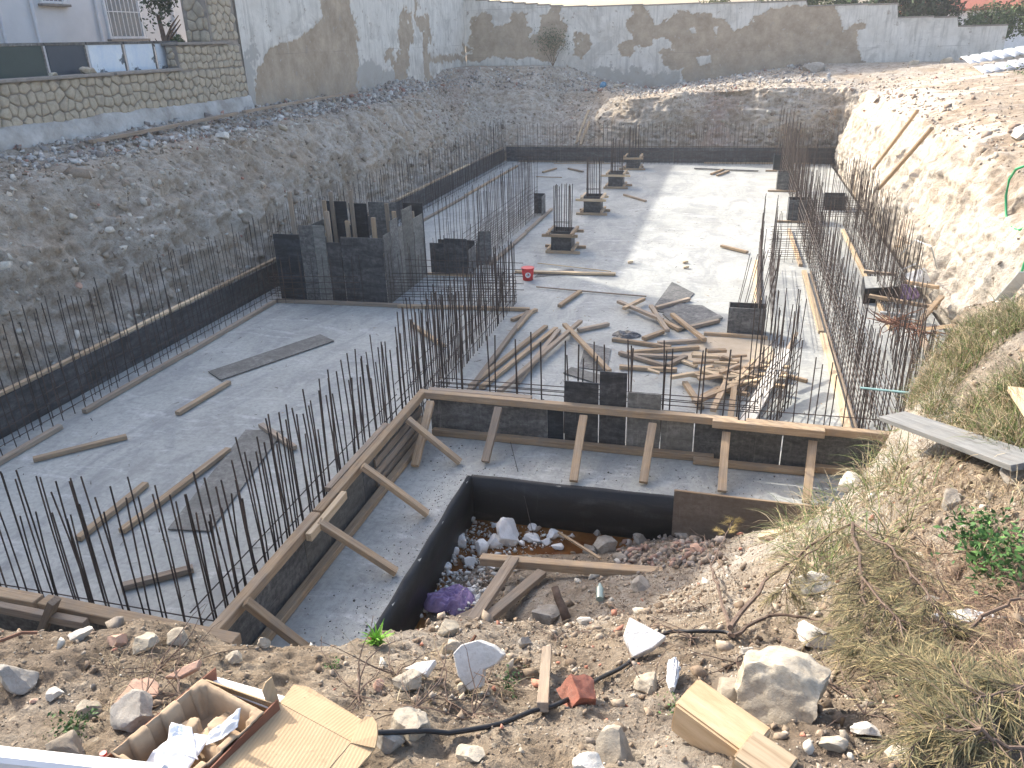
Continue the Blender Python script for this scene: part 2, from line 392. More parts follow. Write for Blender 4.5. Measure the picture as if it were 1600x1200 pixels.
pts += [np.array(p) for p in ((-5,1,3.2),(-8,1.5,3.2),(-5,2.2,2.6),(-8,2.6,2.5),(-5,3.2,-.2),(-8,3.6,-.2),(-6,4.5,-.75),(-9,5,-.75),(-4,8,-.75),(-8,9,-.75),(-4,11,-.75),(0,9.5,-.75),(0,11,-.75),(3,10.5,-.75),(3,12,-.8),(-2.9,7,-.7))]
CP = np.array(pts)
_D = np.linalg.norm(CP[:, None, :2]-CP[None, :, :2], axis=2)+np.eye(len(CP))*0.02
_Wt = np.linalg.solve(np.block([[_D, np.ones((len(CP), 1))], [np.ones((1, len(CP))), np.zeros((1, 1))]]), np.append(CP[:, 2], 0))
def fg_base(x, y):
    x = np.asarray(x, float).ravel(); y = np.asarray(y, float).ravel(); out = np.empty(len(x))
    for i in range(0, len(x), 20000):
        d = np.hypot(x[i:i+20000, None]-CP[None, :, 0], y[i:i+20000, None]-CP[None, :, 1])
        out[i:i+20000] = d @ _Wt[:-1]+_Wt[-1]
    return out
def fg_h(x, y):
    z = fg_base(x, y); x = np.asarray(x, float).ravel(); y = np.asarray(y, float).ravel()
    up = np.clip((z+0.75)/1.2, 0.12, 1)
    z = z+up*(0.08*fbm(x*2.2, y*2.2, 0*x, 4, 3)+0.030*fbm(x*9, y*9, 0*x, 4, 9, True)+0.010*fbm(x*42, y*42, 0*x, 2, 21, True))
    # under the slab
    ins = (x < -2.78) & (y > 3.35) | (y > 8.13) & (x < 2.7)
    z = np.where(ins & (x > -12), np.minimum(z, -0.62), z)
    return z
def G(u, v, lift=0.0):
    d = RM @ _ray(u, v); ts = np.linspace(1.2, 14, 2600); P = EYE+ts[:, None]*d
    h = fg_h(P[:, 0], P[:, 1]); hit = np.where(P[:, 2] < h)[0]
    i = hit[0] if len(hit) else -1
    p = P[i].copy(); p[2] = h[i]+lift; return p

ys = [0.2]
while ys[-1] < 12.5: ys.append(ys[-1]+max(0.010, 0.0065*max(ys[-1], 1.2)))
ys = np.array([-3, -2, -1, -.4, 0]+ys); xs = np.concatenate([np.linspace(-9.2, -4.2, 90)[:-1], np.linspace(-4.2, 4.6, 640), np.linspace(4.6, 9.5, 90)[1:]])
X, Y = np.meshgrid(xs, ys, indexing='ij'); Zf = fg_h(X, Y).reshape(X.shape)
V = np.stack([X, Y, Zf], -1).reshape(-1, 3)
lime_lift = np.clip(0.45*fbm(X*1.1, Y*1.1, X*0, 4, 31)+0.05+0.25*fbm(X*6, Y*6, X*0, 3, 33)+1.1*np.exp(-((X-.9)**2/1.2+(Y-5.6)**2/2.2))*(Zf < 2.7), 0, 1)
fgmesh = mesh_np('foreground_ground', V, grid_faces(len(xs), len(ys)), M_SOIL, True, {'lime_lift': lime_lift.ravel(), 'red': np.zeros(X.size)})
tag(link(bpy.data.objects.new('foreground_ground', fgmesh)), kind='structure')
FGV = V

# ---------------------------------------------------------------- terrain: banks round the pit (swept profile)
def wall_z(x): return np.interp(x, [-13.5, -8.4, -6, -3, 0, 5.3, 9.5, 12], [4.1, 3.75, 2.8, 2.55, 3.15, 3.6, 3.7, 3.8])
XL, YB, XR = -9.85, 35.35, 4.2
path = []   # x,y,nx,ny
def seg(p, q, n, ds):
    N = max(2, int(math.dist(p, q)/ds))
    for i in range(N): t = i/N; path.append((p[0]+(q[0]-p[0])*t, p[1]+(q[1]-p[1])*t, n[0], n[1]))
def arc(c, a0, a1, N):
    for i in range(N): a = math.radians(a0+(a1-a0)*i/N); path.append((c[0]+.5*math.cos(a), c[1]+.5*math.sin(a), math.cos(a), math.sin(a)))
seg((XL, -4), (XL, YB-.5), (-1, 0), 0.055); arc((XL+.5, YB-.5), 180, 90, 110); seg((XL+.5, YB), (XR-.5, YB), (0, 1), 0.05)
arc((XR-.5, YB-.5), 90, 0, 90); seg((XR, YB-.5), (XR, 7.0), (1, 0), 0.045)
path = np.array(path); dl = np.hypot(np.diff(path[:, 0]), np.diff(path[:, 1])); S = np.append(0, np.cumsum(dl))
def s_at(x, y): return S[np.argmin((path[:, 0]-x)**2+(path[:, 1]-y)**2)]
LP = [(0,-.6),(.2,-.1),(.45,.35),(.8,1.15),(1.2,2.1),(1.85,2.9),(2.5,3.08),(3.65,3.35),(9,3.5)]
BP = lambda x: [(0,-.6),(.25,-.1),(.5,.25),(1.6,.95),(3,1.65),(4.5,2.25),(5.5,min(2.7,wall_z(x)-.15)),(6.7,wall_z(x)),(14,wall_z(x)+.2)]
BR = lambda x: [(0,-.6),(.15,-.1),(.3,.35),(.5,1.15),(.75,2.0),(1.1,min(2.8,wall_z(x)-.15)),(3.2,min(2.95,wall_z(x)-.08)),(6.7,wall_z(x)),(14,wall_z(x)+.2)]
RP = [(0,-.6),(.08,-.1),(.15,.4),(.3,1.1),(.55,2.0),(1.0,2.65),(2.0,2.98),(5,3.3),(14,3.6)]
RN = [(0,-.6),(.08,-.1),(.2,.4),(.5,1.1),(.9,1.8),(1.5,2.4),(2.2,2.8),(5,3.3),(14,3.5)]
st = [(0, LP), (s_at(XL, 29), LP), (s_at(XL, 34.5), [(0,-.6),(.25,-.1),(.5,.3),(1.2,1.1),(1.9,1.9),(2.5,2.7),(3.2,3.2),(4.2,3.8),(14,3.9)]),
      (s_at(-8, YB), BP(-8)), (s_at(-6.4, YB), BP(-6.4)), (s_at(-4.2, YB), BR(-3.5)), (s_at(-1.5, YB), BR(-1.5)), (s_at(.5, YB), BR(.5)), (s_at(3.6, YB), BR(4.5)),
      (s_at(XR, 34), RP), (s_at(XR, 18), RP), (s_at(XR, 12), RN), (S[-1], RN)]
NV = 190
tv = np.concatenate([np.linspace(0, 6.6, 165), np.linspace(6.6, 8, 26)[1:]]); 
prof_s = np.array([a for a, _ in st]); ctrl = np.array([b for _, b in st])  # K,9,2
cn = np.stack([np.interp(S, prof_s, ctrl[:, j, 0]) for j in range(9)], 1); cz = np.stack([np.interp(S, prof_s, ctrl[:, j, 1]) for j in range(9)], 1)
nn = np.stack([np.interp(tv, range(9), cn[i]) for i in range(len(S))]); zz = np.stack([np.interp(tv, range(9), cz[i]) for i in range(len(S))])
PX = path[:, 0:1]+path[:, 2:3]*nn; PY = path[:, 1:2]+path[:, 3:4]*nn; PZ = zz
PP = np.stack([PX, PY, PZ], -1)
gu = np.gradient(PP, axis=0); gv = np.gradient(PP, axis=1); NN = np.cross(gu, gv); NN /= np.linalg.norm(NN, axis=2, keepdims=True)+1e-9
if NN[10, 100, 2] < 0: NN = -NN
steep = np.clip(1-np.abs(NN[..., 2]), 0, 1)
amp = np.clip((PZ+.55)/.8, 0, 1)*np.clip((8-np.broadcast_to(tv, PZ.shape))/1.5, 0.15, 1)
isR = np.clip((PX-3.9)/.5, 0, 1)*np.clip((35.5-PY)/1.0, 0, 1)
big = fbm(PX*.55, PY*.55, PZ*.8, 3, 41); mid = fbm(PX*1.7, PY*1.7, PZ*2.2, 4, 43, True); fin = fbm(PX*7, PY*7, PZ*7, 3, 47)
rk = fbm(PX*.9, PY*1.0, PZ*.7, 4, 53, True)
fr2 = fbm(PX*3.6, PY*3.6, PZ*4.2, 4, 57, True); strat = fbm(PX*.5, PY*.35, PZ*5.5, 3, 59)
rib = fbm(PY*1.5, PX*1.5, PZ*.45, 4, 67, True)
disp = amp*(1-.45*isR)*((0.34*big)*(steep*1.1+.15)+(0.26*mid)*(steep*.9+.15)+0.05*fin+0.09*fr2*(steep+.35)+.07*strat*steep+isR*steep*(0.30*rk+.42*rib+.05*fr2+.035*fbm(PY*7, PX*7, PZ*3.2, 3, 73, True)))
# keep the ledge by the walls clear
PPd = PP+NN*disp[..., None]
lm = np.clip(isR*np.clip((2.15+.9*big+.6*mid+.04*(PY-14)-PZ)/.5, 0, 1)*1.15+.08+.3*mid, 0, 1)
lm = np.where(isR > .5, lm, np.clip(.27+.4*fr2+.3*mid+.3*big, 0, .8)); lm = np.where((PX > .5) & (PY > 34.5) & (PZ < 2.4), np.clip(.45+.5*mid, 0, 1), lm)  # base paleness off the cliff raised: lens flare brightness put into soil colour
red = np.clip(.35*np.exp(-(((PX+.6)/.9)**2+((PY-36.0)/.8)**2))*(.5+mid), 0, .5)+np.where(PX < -12, np.clip(.35*big+.1, 0, .5), 0)
bk = mesh_np('excavation_bank', PPd.reshape(-1, 3), grid_faces(len(S), len(tv))[:, ::1], M_SOIL, True, {'lime_lift': lm.ravel(), 'red': red.ravel()})
tag(link(bpy.data.objects.new('excavation_bank', bk)), kind='structure')
def bank_h(x, y):
    """nearest terrain vertex height for placing things"""
    d = (PPd[..., 0]-x)**2+(PPd[..., 1]-y)**2; i = np.unravel_index(np.argmin(d), d.shape); return PPd[i][2]
# far ground round everything
mb = MB()
for (a, b, c, d) in ((-160, -18.5, -120, 160), (18, 160, -120, 160), (-18.5, 18, 49, 160), (-18.5, 18, -120, -2.9)):
    mb.box(a, b, c, d, 2.6, 3.32)
o = mb.obj('ground', M_SOIL, base=(0, 0, 0)); tag(o, kind='structure')
mb = MB(); mb.box(-10.6, 9, -3, 40, -1.2, -0.85); tag(mb.obj('pit_floor', M_SOIL, base=(0, 0, 0)), kind='structure')

# ---------------------------------------------------------------- slab
slab_xy = [(-9.83, 3.3), (-2.82, 3.3), (-2.82, 8.17), (3.95, 8.17), (3.95, 35.25), (-9.83, 35.25)]
mb = MB(); mb.poly([(x, y, 0) for x, y in slab_xy], down=(0, 0, -0.62)); slab = mb.obj('concrete_slab', M_CONC, base=(0, 0, 0)); tag(slab, kind='structure')
def rough_strip(p, q, n, z0, z1, th, N=60, seed=1):
    """uneven coat on a vertical face from p to q, proud of it along n, ragged upper edge"""
    p = np.array(p); q = np.array(q); n = np.array(n); v = []; 
    for i in range(N+1):
        t = i/N; b = p+(q-p)*t; top = z1+0.018*fbm(t*14, seed, 0, 3, seed); th2 = th+0.012*fbm(t*9, seed*3., 1., 3, seed)
        for (o_, z) in ((0.0, z0), (th2, z0), (th2, (z0+top)/2), (th2, top), (-0.05, top+.004)):
            v.append((b[0]+n[0]*o_, b[1]+n[1]*o_, z))
    return mesh_np('bitumen_coating', v, grid_faces(N+1, 5), M_BIT, False)
for nm, a in (('bitumen_coating', ((-2.82, 8.17), (3.95, 8.17), (0, -1), -.7, .008, .022)), ('bitumen_coating', ((-2.82, 3.3), (-2.82, 8.19), (1, 0), -.7, .008, .022))):
    o = bpy.data.objects.new(nm, rough_strip(*a, seed=len(bpy.data.objects))); link(o, slab)
# pit water
mb = MB(); mb.box(-2.79, 1.6, 5.0, 8.14, -0.8, -0.60)
t = NT('muddy_water'); co = t.coords(); f = t.noise(co, 2.5, 5, .65)
M_WATER = t.done(t.ramp(f, [(.35, (0.09, 0.03, 0.006)), (.7, (0.22, 0.10, 0.03))]), 0.12, t.noise(co, 14, 3), 0.06, 0.01, 0.5)
tag(mb.obj('pit_water', M_WATER, base=(0, 0, 0)), kind='structure')
# sawdust drift
mb = MB(); pl = [W(u, v, 0.004) for u, v in ((1060,560),(1075,535),(1120,520),(1150,528),(1205,532),(1208,560),(1190,575),(1110,572))]
N = 60; c0 = np.mean(pl, 0); ring = []
for i in range(N):
    a = i/N*len(pl); k = int(a); p = pl[k % len(pl)]*(1-(a-k))+pl[(k+1) % len(pl)]*(a-k); r = 1+.10*fbm(i*.35, 0, 0, 3, 5); ring.append(c0+(p-c0)*r)
mb.poly([tuple(p) for p in ring]); tag(mb.obj('sawdust', m_sand(), base=(0, 0, 0)), 'drift of yellow sawdust around the small offcuts on the slab', 'sawdust', kind='stuff')

# ---------------------------------------------------------------- formwork
def panel(parent, p, q, z0, z1, n, mat, th=0.018, label=None):
    """plywood sheet between plan points p,q, thickness along n"""
    p = np.array(p, float); q = np.array(q, float); L = np.linalg.norm(q-p); d = (q-p)/L
    nn_ = np.array([-d[1], d[0]])
    M = Matrix(((d[0], nn_[0], 0, p[0]), (d[1], nn_[1], 0, p[1]), (0, 0, 1, z0), (0, 0, 0, 1)))
    s = 1 if nn_.dot(np.array(n)) > 0 else -1
    mb = MB(); mb.box(0, L-.004, min(0, s*th), max(0, s*th), 0, z1-z0, 0.002)
    me = mb.mesh('panel', mat); o = bpy.data.objects.new('panel', me); place(o, M, parent)
    if label: o['label'] = label
    return o
def timber(parent, name, p, q, w=0.09, h=0.09, mat=None, roll=0.0, warp=True):
    M, L = frame(p, q, roll); mb = MB(); mb.box(0, L, -w/2, w/2, -h/2, h/2, min(w, h)*0.06)
    if warp and L > .8:
        bmesh.ops.subdivide_edges(mb.bm, edges=[e for e in mb.bm.edges if abs(e.verts[0].co.x-e.verts[1].co.x) > L*.5], cuts=4, use_grid_fill=True)
        a = random.uniform(-.005, .005); b = random.uniform(-.004, .004)
        for v in mb.bm.verts:
            t_ = v.co.x/L; v.co.y += a*math.sin(math.pi*t_); v.co.z += b*math.sin(math.pi*t_)
    me = mb.mesh(name, mat or M_TIMBER); o = bpy.data.objects.new(name, me)
    if parent is None: o.matrix_world = M; COL.objects.link(o)
    else: place(o, M, parent)
    return o
def pr(*a): return random.choice(a)

# left outer wall formwork
f = empty('wall_formwork', (-9.7, 19, 0), 'long black plywood formwork wall under the left earth bank with pale timber along its top', 'formwork', 'concrete wall formwork runs')
y = 3.2; 
while y < 35.0:
    y2 = min(y+2.44, 35.1); panel(f, (-9.68, y), (-9.68, y2), 0.0, 0.56+random.uniform(-.02, .02), (-1, 0), M_PLYB)
    timber(f, 'top_plate', (-9.73, y, .60), (-9.73, y2-.01, .60), .09, .045, pr(M_TIMBER, M_TIMBERG, M_TIMBERP)); y = y2
# far wall formwork
f = empty('wall_formwork', (-2.3, 35.1, 0), 'far black plywood formwork wall crossing the end of the slab', 'formwork', 'concrete wall formwork runs')
x = -9.6
while x < 4.6:
    x2 = min(x+2.44, 4.7); panel(f, (x, 35.12), (x2, 35.12), 0, .62+random.uniform(-.01, .01), (0, 1), M_PLYB)
    timber(f, 'top_plate', (x, 35.17, .655), (x2-.01, 35.17, .655), .05, .04, M_TIMBERG); x = x2
timber(f, 'bottom_plate', (-9, 34.98, .03), (-5.2, 35.0, .03), .06, .05, M_TIMBERG); timber(f, 'bottom_plate', (-1.0, 34.95, .03), (3.2, 35.0, .03), .06, .05, M_TIMBER)
# front right wall formwork (faces the camera)
f = empty('wall_formwork', (-.5, 9.2, 0), 'front formwork wall of dark plywood with tan beam and slanting props, right of the corner', 'formwork', 'concrete wall formwork runs')
xs_ = [-3.80, -2.35, -1.93, -1.84]; FR = [(-3.72, -2.32, .54, M_PLYG), (-2.32, -1.86, .54, M_PLYB)]
for a, b, h_, m in [(-3.72, -2.07, .54, M_PLYG), (-2.07, -1.85, .54, M_PLYBL), (-1.84, -1.39, .93, M_PLYB), (-1.38, -1.03, 1.10, M_PLYB), (-1.02, -.59, .84, M_PLYL), (-.58, -.17, .63, M_PLYL), (-.16, .9, .54, M_PLYG), (.91, 2.2, .54, M_PLYG), (2.21, 2.9, .54, M_PLYG)]:
    panel(f, (a, 9.24), (b, 9.24), 0.0, h_, (0, 1), m)
timber(f, 'top_beam', (-3.82, 9.19, .60), (.35, 9.17, .585), .10, .095, M_TIMBER)
timber(f, 'top_beam', (-3.75, 9.31, .60), (-2.3, 9.31, .60), .10, .07, M_TIMBERG)
timber(f, 'top_beam', (.05, 9.065, .60), (1.35, 9.055, .59), .10, .10, M_TIMBER); timber(f, 'top_beam', (.45, 9.17, .585), (3.0, 9.14, .57), .10, .095, M_TIMBER)
timber(f, 'bottom_beam', (-3.68, 9.17, .05), (.1, 9.17, .05), .09, .09, M_TIMBER); timber(f, 'bottom_beam', (-.15, 9.07, .05), (1.3, 9.06, .05), .09, .07, M_TIMBER)
timber(f, 'bottom_beam', (1.2, 9.17, .05), (2.9, 9.15, .05), .09, .09, M_TIMBER)
for (u, v, u2, v2) in ((779, 637, 758, 722), (912, 650, 896, 752), (1020, 662, 1005, 754), (1135, 676, 1128, 768), (1270, 690, 1260, 785)):
    a = WY(u, v, 9.08); b = W(u2, v2, .045); timber(f, 'brace', a, b, .10, .055, M_TIMBER if u > 900 else M_TIMBERG)
# front-left leg (faces right)
f = empty('wall_formwork', (-3.8, 7, 0), 'diagonal-looking formwork run with cement-stained boards and four props, left of the trash pit', 'formwork', 'concrete wall formwork runs')
for a, b, m in ((4.45, 5.9, M_PLYG), (5.9, 7.3, M_PLYL), (7.3, 9.2, M_PLYG)): panel(f, (-3.86, a), (-3.86, b), 0, .53, (1, 0), m)
for k, (z, m) in enumerate(((.10, M_TIMBERG), (.24, M_TIMBERG), (.38, M_TIMBERG))): timber(f, 'rail', (-3.825, 7.6, z), (-3.825, 9.15, z), .025, .10, m)
timber(f, 'top_beam', (-3.80, 6.15, .59), (-3.80, 9.25, .60), .10, .095, M_TIMBER); timber(f, 'top_beam', (-3.80, 4.1, .585), (-3.80, 6.12, .59), .105, .10, M_TIMBER)
timber(f, 'top_beam', (-3.69, 5.75, .59), (-3.69, 6.55, .60), .06, .09, M_TIMBERP)
timber(f, 'top_beam', (-3.91, 6.6, .60), (-3.91, 8.2, .60), .08, .06, M_TIMBERG)
timber(f, 'bottom_beam', (-3.76, 4.5, .05), (-3.74, 9.05, .05), .09, .08, M_TIMBER)
for (u, v, u2, v2) in ((637, 655, 719, 722), (566, 728, 668, 803), (497, 815, 619, 894), (384, 940, 492, 1024)):
    a = WX(u, v, -3.70); b = W(u2, v2, .045); timber(f, 'brace', a, b, .095, .06, M_TIMBER)
a = WX(673, 620, -3.6); timber(f, 'brace', (-3.63, 9.05, .56), W(648, 728, .045), .10, .06, M_TIMBER)
# front-left wall (faces the camera, runs out of the frame)
f = empty('wall_formwork', (-6, 4.4, 0), 'near formwork wall with wide tan beam, running out of the photo at left', 'formwork', 'concrete wall formwork runs')
for a, b in ((-9.6, -7.2), (-7.2, -5.0), (-5.0, -3.9)): panel(f, (a, 4.36), (b, 4.36), 0, .52, (0, 1), M_PLYG)
timber(f, 'top_beam', (-9.6, 4.36, .585), (-5.55, 4.34, .585), .12, .10, M_TIMBER); timber(f, 'top_beam', (-5.5, 4.34, .59), (-3.55, 4.28, .585), .13, .10, M_TIMBER)
timber(f, 'top_beam', (-6.2, 4.23, .57), (-4.95, 4.21, .57), .07, .08, M_TIMBERG)
timber(f, 'bottom_beam', (-9.6, 4.27, .10), (-3.9, 4.25, .10), .05, .09, M_TIMBERG)
timber(f, 'brace', WY(85, 938, 4.2), W(48, 1030, .05), .10, .06, M_TIMBERG)

# brown board holding the earth in the pit
o = empty('retaining_board', (.5, 8.1, 0), 'large brown plywood board on edge against the slab at the right of the pit', 'plywood board')
panel(o, (-.32, 8.085), (1.6, 8.06), -.46, .15, (0, 1), M_PLYBR)
timber(o, 'top_edge', (-.32, 8.095, .165), (1.6, 8.07, .165), .03, .012, M_TIMBER)

# lift shaft formwork
o = empty('shaft_formwork', (-7.9, 15.6, 0), 'tall cluster of ragged dark plywood shutters for the lift shaft at the left wall', 'formwork')
for (a, b, h_, m) in ((-9.08, -8.47, 1.42, M_PLYBL), (-8.46, -8.15, 1.62, M_PLYG), (-8.14, -7.88, 1.62, M_PLYL), (-7.87, -7.55, 1.28, M_PLYB), (-7.54, -6.62, 1.40, M_PLYB)):
    panel(o, (a, 14.55), (b, 14.55), 0.0, h_, (0, 1), m)
for (a, b, h_, m) in ((14.57, 14.95, 1.45, M_PLYG), (14.96, 15.35, 1.66, M_PLYG), (15.36, 15.6, 1.45, M_PLYL), (15.61, 16.2, 1.75, M_PLYL), (16.21, 16.8, 1.45, M_PLYL)):
    panel(o, (-6.6, a), (-6.6, b), 0.0, h_, (-1, 0), m)
for (a, b, h_, m) in ((-9.1, -8.5, 1.66, M_PLYBL), (-8.45, -8.0, 1.62, M_PLYBL), (-7.95, -7.25, 1.66, M_PLYG), (-7.1, -6.62, 1.66, M_PLYBL)):
    panel(o, (a, 16.9), (b, 16.9), 0.0, h_, (0, 1), m)
panel(o, (-9.12, 14.6), (-9.12, 16.85), 0.0, 1.25, (1, 0), M_PLYL)
for (u, v, Y_) in ((452, 300, 15.2), (507, 313, 16.6), (518, 300, 16.8), (548, 298, 16.7), (606, 318, 16.4), (512, 330, 15), (543, 345, 16.5), (644, 330, 16.75), (617, 330, 16.0), (583, 340, 15.0)):
    q = WY(u, v, Y_); timber(o, 'stud', (q[0], Y_, 0.02), (q[0]-random.uniform(.0, .05), Y_, q[2]), .09, .05, M_TIMBER if u % 2 else M_TIMBERG)
for z in (.55, 1.0): timber(o, 'waler', (-9.05, 14.66, z), (-6.7, 14.66, z), .06, .08, M_TIMBERG); timber(o, 'waler', (-6.7, 14.7, z), (-6.7, 16.7, z), .06, .08, M_TIMBERG)
# small stepped shutter
o = empty('column_formwork', (-6.0, 17.1, 0), 'small stepped black shutter box beside the lift shaft shutters', 'formwork')
panel(o, (-6.53, 16.95), (-6.18, 16.95), 0.02, .75, (0, -1), M_PLYB); panel(o, (-6.175, 16.93), (-5.62, 16.93), .02, .87, (0, -1), M_PLYB)
panel(o, (-5.62, 16.96), (-5.62, 17.5), .02, .6, (1, 0), M_PLYG); panel(o, (-6.53, 17.5), (-5.62, 17.5), .02, .7, (0, 1), M_PLYB)
timber(o, 'base_plate', (-6.6, 16.88, .03), (-5.5, 16.88, .03), .06, .05, M_TIMBER)
o = empty('leaning_shutter', (-5.55, 18.2, 0), 'loose dark board leaning on the rebar right of the stepped shutter', 'plywood board')
mb = MB(); mb.poly([(-5.72, 17.75, .02), (-5.35, 17.95, .02), (-5.42, 18.15, .78), (-5.68, 18.0, .80)], .02); mb.obj('panel', M_PLYG, o)
o = empty('end_shutter', (-5.6, 24.1, 0), 'upright black board closing the far end of the middle rebar wall', 'plywood board')
panel(o, (-5.75, 24.1), (-5.4, 24.1), 0, .62, (0, 1), M_PLYB); panel(o, (-5.4, 23.6), (-5.4, 24.1), 0, .6, (1, 0), M_PLYG)

# column boxes
def column_box(cx, cy, a, b, h_, label, mat, collars=True, bars=12, bh=1.6, lean=(0, 0), group='column shutters standing on the slab'):
    o = empty('column_formwork', (cx, cy, 0), label, 'column formwork', group)
    for (p, q, n) in (((cx-a, cy-b), (cx+a, cy-b), (0, 1)), ((cx+a, cy-b+.02), (cx+a, cy+b-.02), (-1, 0)), ((cx-a, cy+b), (cx+a, cy+b), (0, -1)), ((cx-a, cy-b+.02), (cx-a, cy+b-.02), (1, 0))):
        panel(o, p, q, .06 if collars else 0, h_, n, mat)
    if collars:
        for z, m in ((.035, M_TIMBER), (h_-.10, M_TIMBERP if random.random() < .4 else M_TIMBER)):
            for s in (-1, 1):
                e = random.uniform(.12, .3); timber(o, 'collar', (cx-a-e, cy+s*(b+.045), z), (cx+a+random.uniform(.1, .28), cy+s*(b+.045), z), .07, .07, m)
                timber(o, 'collar', (cx+s*(a+.045), cy-b-random.uniform(.1, .25), z+.075), (cx+s*(a+.045), cy+b+.15, z+.075), .07, .07, m)
    return o
def bar_mesh(k):
    rr = 0.0078; bend = [(0, 0), (.006, -.004), (-.008, .006), (.012, .010)][k]
    mb = MB(); P_ = [(bend[0]*math.sin(math.pi*t)*1.2, bend[1]*math.sin(math.pi*t*1.3), t) for t in (0, .33, .66, 1)]
    if k == 0: P_ = [(0, 0, 0), (0, 0, 1)]
    mb.tube(P_, rr, 6); return mb.mesh('bar', M_REBAR)
BARM = [bar_mesh(k) for k in range(4)]
HB = MB(); HB.tube([(0, 0, 0), (.5, .004, .003), (1, 0, 0)], .0065, 5); HBM = HB.mesh('horizontal_bar', M_REBAR)
def vbar(parent, x, y, z0, z1, lx=0.0, ly=0.0, r=1.0, name='vertical_bar'):
    o = bpy.data.objects.new(name, random.choice(BARM)); L = z1-z0
    lx *= .6; ly *= .6; d = Vector((lx, ly, 1)).normalized(); q = Vector((0, 0, 1)).rotation_difference(d)
    M = Matrix.Translation((x, y, z0)) @ q.to_matrix().to_4x4() @ Matrix.Rotation(random.uniform(0, 6), 4, 'Z') @ Matrix.Diagonal((r, r, L, 1))
    return place(o, M, parent)
def hbar(parent, p, q, r=1.0, name='horizontal_bar'):
    M, L = frame(p, q); o = bpy.data.objects.new(name, HBM); return place(o, M @ Matrix.Diagonal((L, r, r, 1)), parent)
def rfar(y): return float(np.interp(y, [0, 9, 13, 40], [1.0, .95, .72, .66]))
def cage(label, p, q, rows, spacing, ztop, hz=(), jit=.12, lean=.03, cap=290, pair=0.0, tail=.15, hrows=None, r=1.0, base=None):
    """rebar wall: rows = perpendicular offsets; ztop = (z at p, z at q); hz = heights of horizontals"""
    p = np.array(p, float); q = np.array(q, float); L = np.linalg.norm(q-p); d = (q-p)/L; n = np.array([-d[1], d[0]])
    o = empty('rebar_cage', (*(base or (p+q)/2), 0), label, 'rebar', 'tied rebar cages standing on the slab'); cnt = 0
    for ro in rows:
        s = random.uniform(0, spacing)
        while s < L and cnt < cap:
            zt = np.interp(s, [0, L], ztop)+random.uniform(-jit, jit); c = p+d*s+n*(ro+random.uniform(-.012, .012))
            vbar(o, c[0], c[1], 0.0, zt, random.gauss(0, lean), random.gauss(0, lean), r*rfar(c[1])); cnt += 1
            if random.random() < pair and cnt < cap:
                c = c+d*random.uniform(.025, .05); vbar(o, c[0], c[1], 0, zt-random.uniform(.05, .45), random.gauss(0, lean), random.gauss(0, lean), r*rfar(c[1])); cnt += 1
            s += spacing*random.uniform(.75, 1.25)
    for z in hz:
        for ro in (hrows or rows):
            s = -.1
            while s < L:
                e = min(s+5.5, L+.1); a = p+d*s+n*(ro+.02); b = p+d*e+n*(ro+.02)
                hbar(o, (*a, z+random.uniform(-.012, .012)), (*b, z+random.uniform(-.012, .012))); s = e-.3 if e < L else L+1
    return o
cage('long row of thin upright rebar in front of the left black formwork wall', (-9.45, 3.4), (-9.45, 34.6), (0, -.2), .21, (1.62, 1.85), (.12, .32, .5), hrows=(-.2,), pair=.0)
cage('row of upright rebar along the far formwork wall', (-9.0, 34.85), (4.7, 34.85), (0, -.22), .17, (1.62, 1.62), (.25, .5), .08, .02, pair=.15)
cage('nearest row of rebar, standing behind the near left beam', (-8.6, 4.62), (-4.0, 4.62), (0, .17), .2, (1.6, 1.65), (.10, .24), .08, .022, pair=.3)
cage('row of rebar behind the diagonal-looking formwork run left of the trash pit', (-4.02, 4.7), (-4.02, 9.2), (0, .19), .165, (1.55, 1.5), (.12, .3, .5), .15, .03, pair=.35, r=1.15)
cage('dense rebar row running away from the formwork corner', (-4.02, 9.4), (-4.02, 15.2), (0, .2), .12, (1.6, 1.25), (.15, .4, .65), .15, .03, pair=.25, r=1.25)
cage('low rebar mesh with many horizontal bars in front of the lift shaft shutters', (-9.1, 14.25), (-4.1, 15.0), (0, .22), .2, (.95, 1.15), (.08, .2, .32, .45, .58), .1, .02)
cage('second low mesh crossing between the shutters and the dense rebar row', (-6.6, 15.6), (-4.1, 15.7), (0,), .19, (1.2, 1.5), (.1, .25, .4, .55, .7), .15, .03)
cage('middle rebar wall standing free on the slab behind the stepped shutter', (-5.65, 17.6), (-5.6, 24.0), (0, .22), .15, (1.75, 1.8), (.12, .24, .36, .48, .6, .72, .84), .08, .02, pair=.1)
c = cage('bunch of rebar rising out of the small stepped shutter', (-6.45, 17.1), (-5.65, 17.1), (0, .3), .14, (1.75, 1.75), (), .05, .02)
cage('sparse pairs of rebar behind the front formwork wall', (-3.6, 9.42), (.5, 9.42), (0, .16), .40, (1.40, 1.40), (.62, .68), .05, .02, pair=.6, r=1.35)
cage('thick leaning rebar bundle at the right end of the front formwork wall', (.5, 9.45), (3.0, 9.5), (0,), .21, (1.6, 1.2), (.3, .62), .3, .035, pair=.35)
cage('tall tight rebar bundle beside the white planks, behind the front wall', (.72, 9.9), (1.2, 11.3), (0, .3), .17, (1.85, 1.7), tuple(np.arange(.1, 1.0, .14)), .12, .025, pair=.3)
cage('tall tight rebar bundle just right of the grey column box', (.98, 14.0), (1.1, 18.8), (0, .26), .26, (1.35, 1.65), tuple(np.arange(.1, 1.0, .15)), .15, .018, pair=.2)
cage('ladder of rebar bridging the right hand strip of slab', (1.2, 19.2), (2.1, 19.3), (0, .25), .16, (1.1, 1.1), tuple(np.arange(.08, .8, .1)), .3, .02)
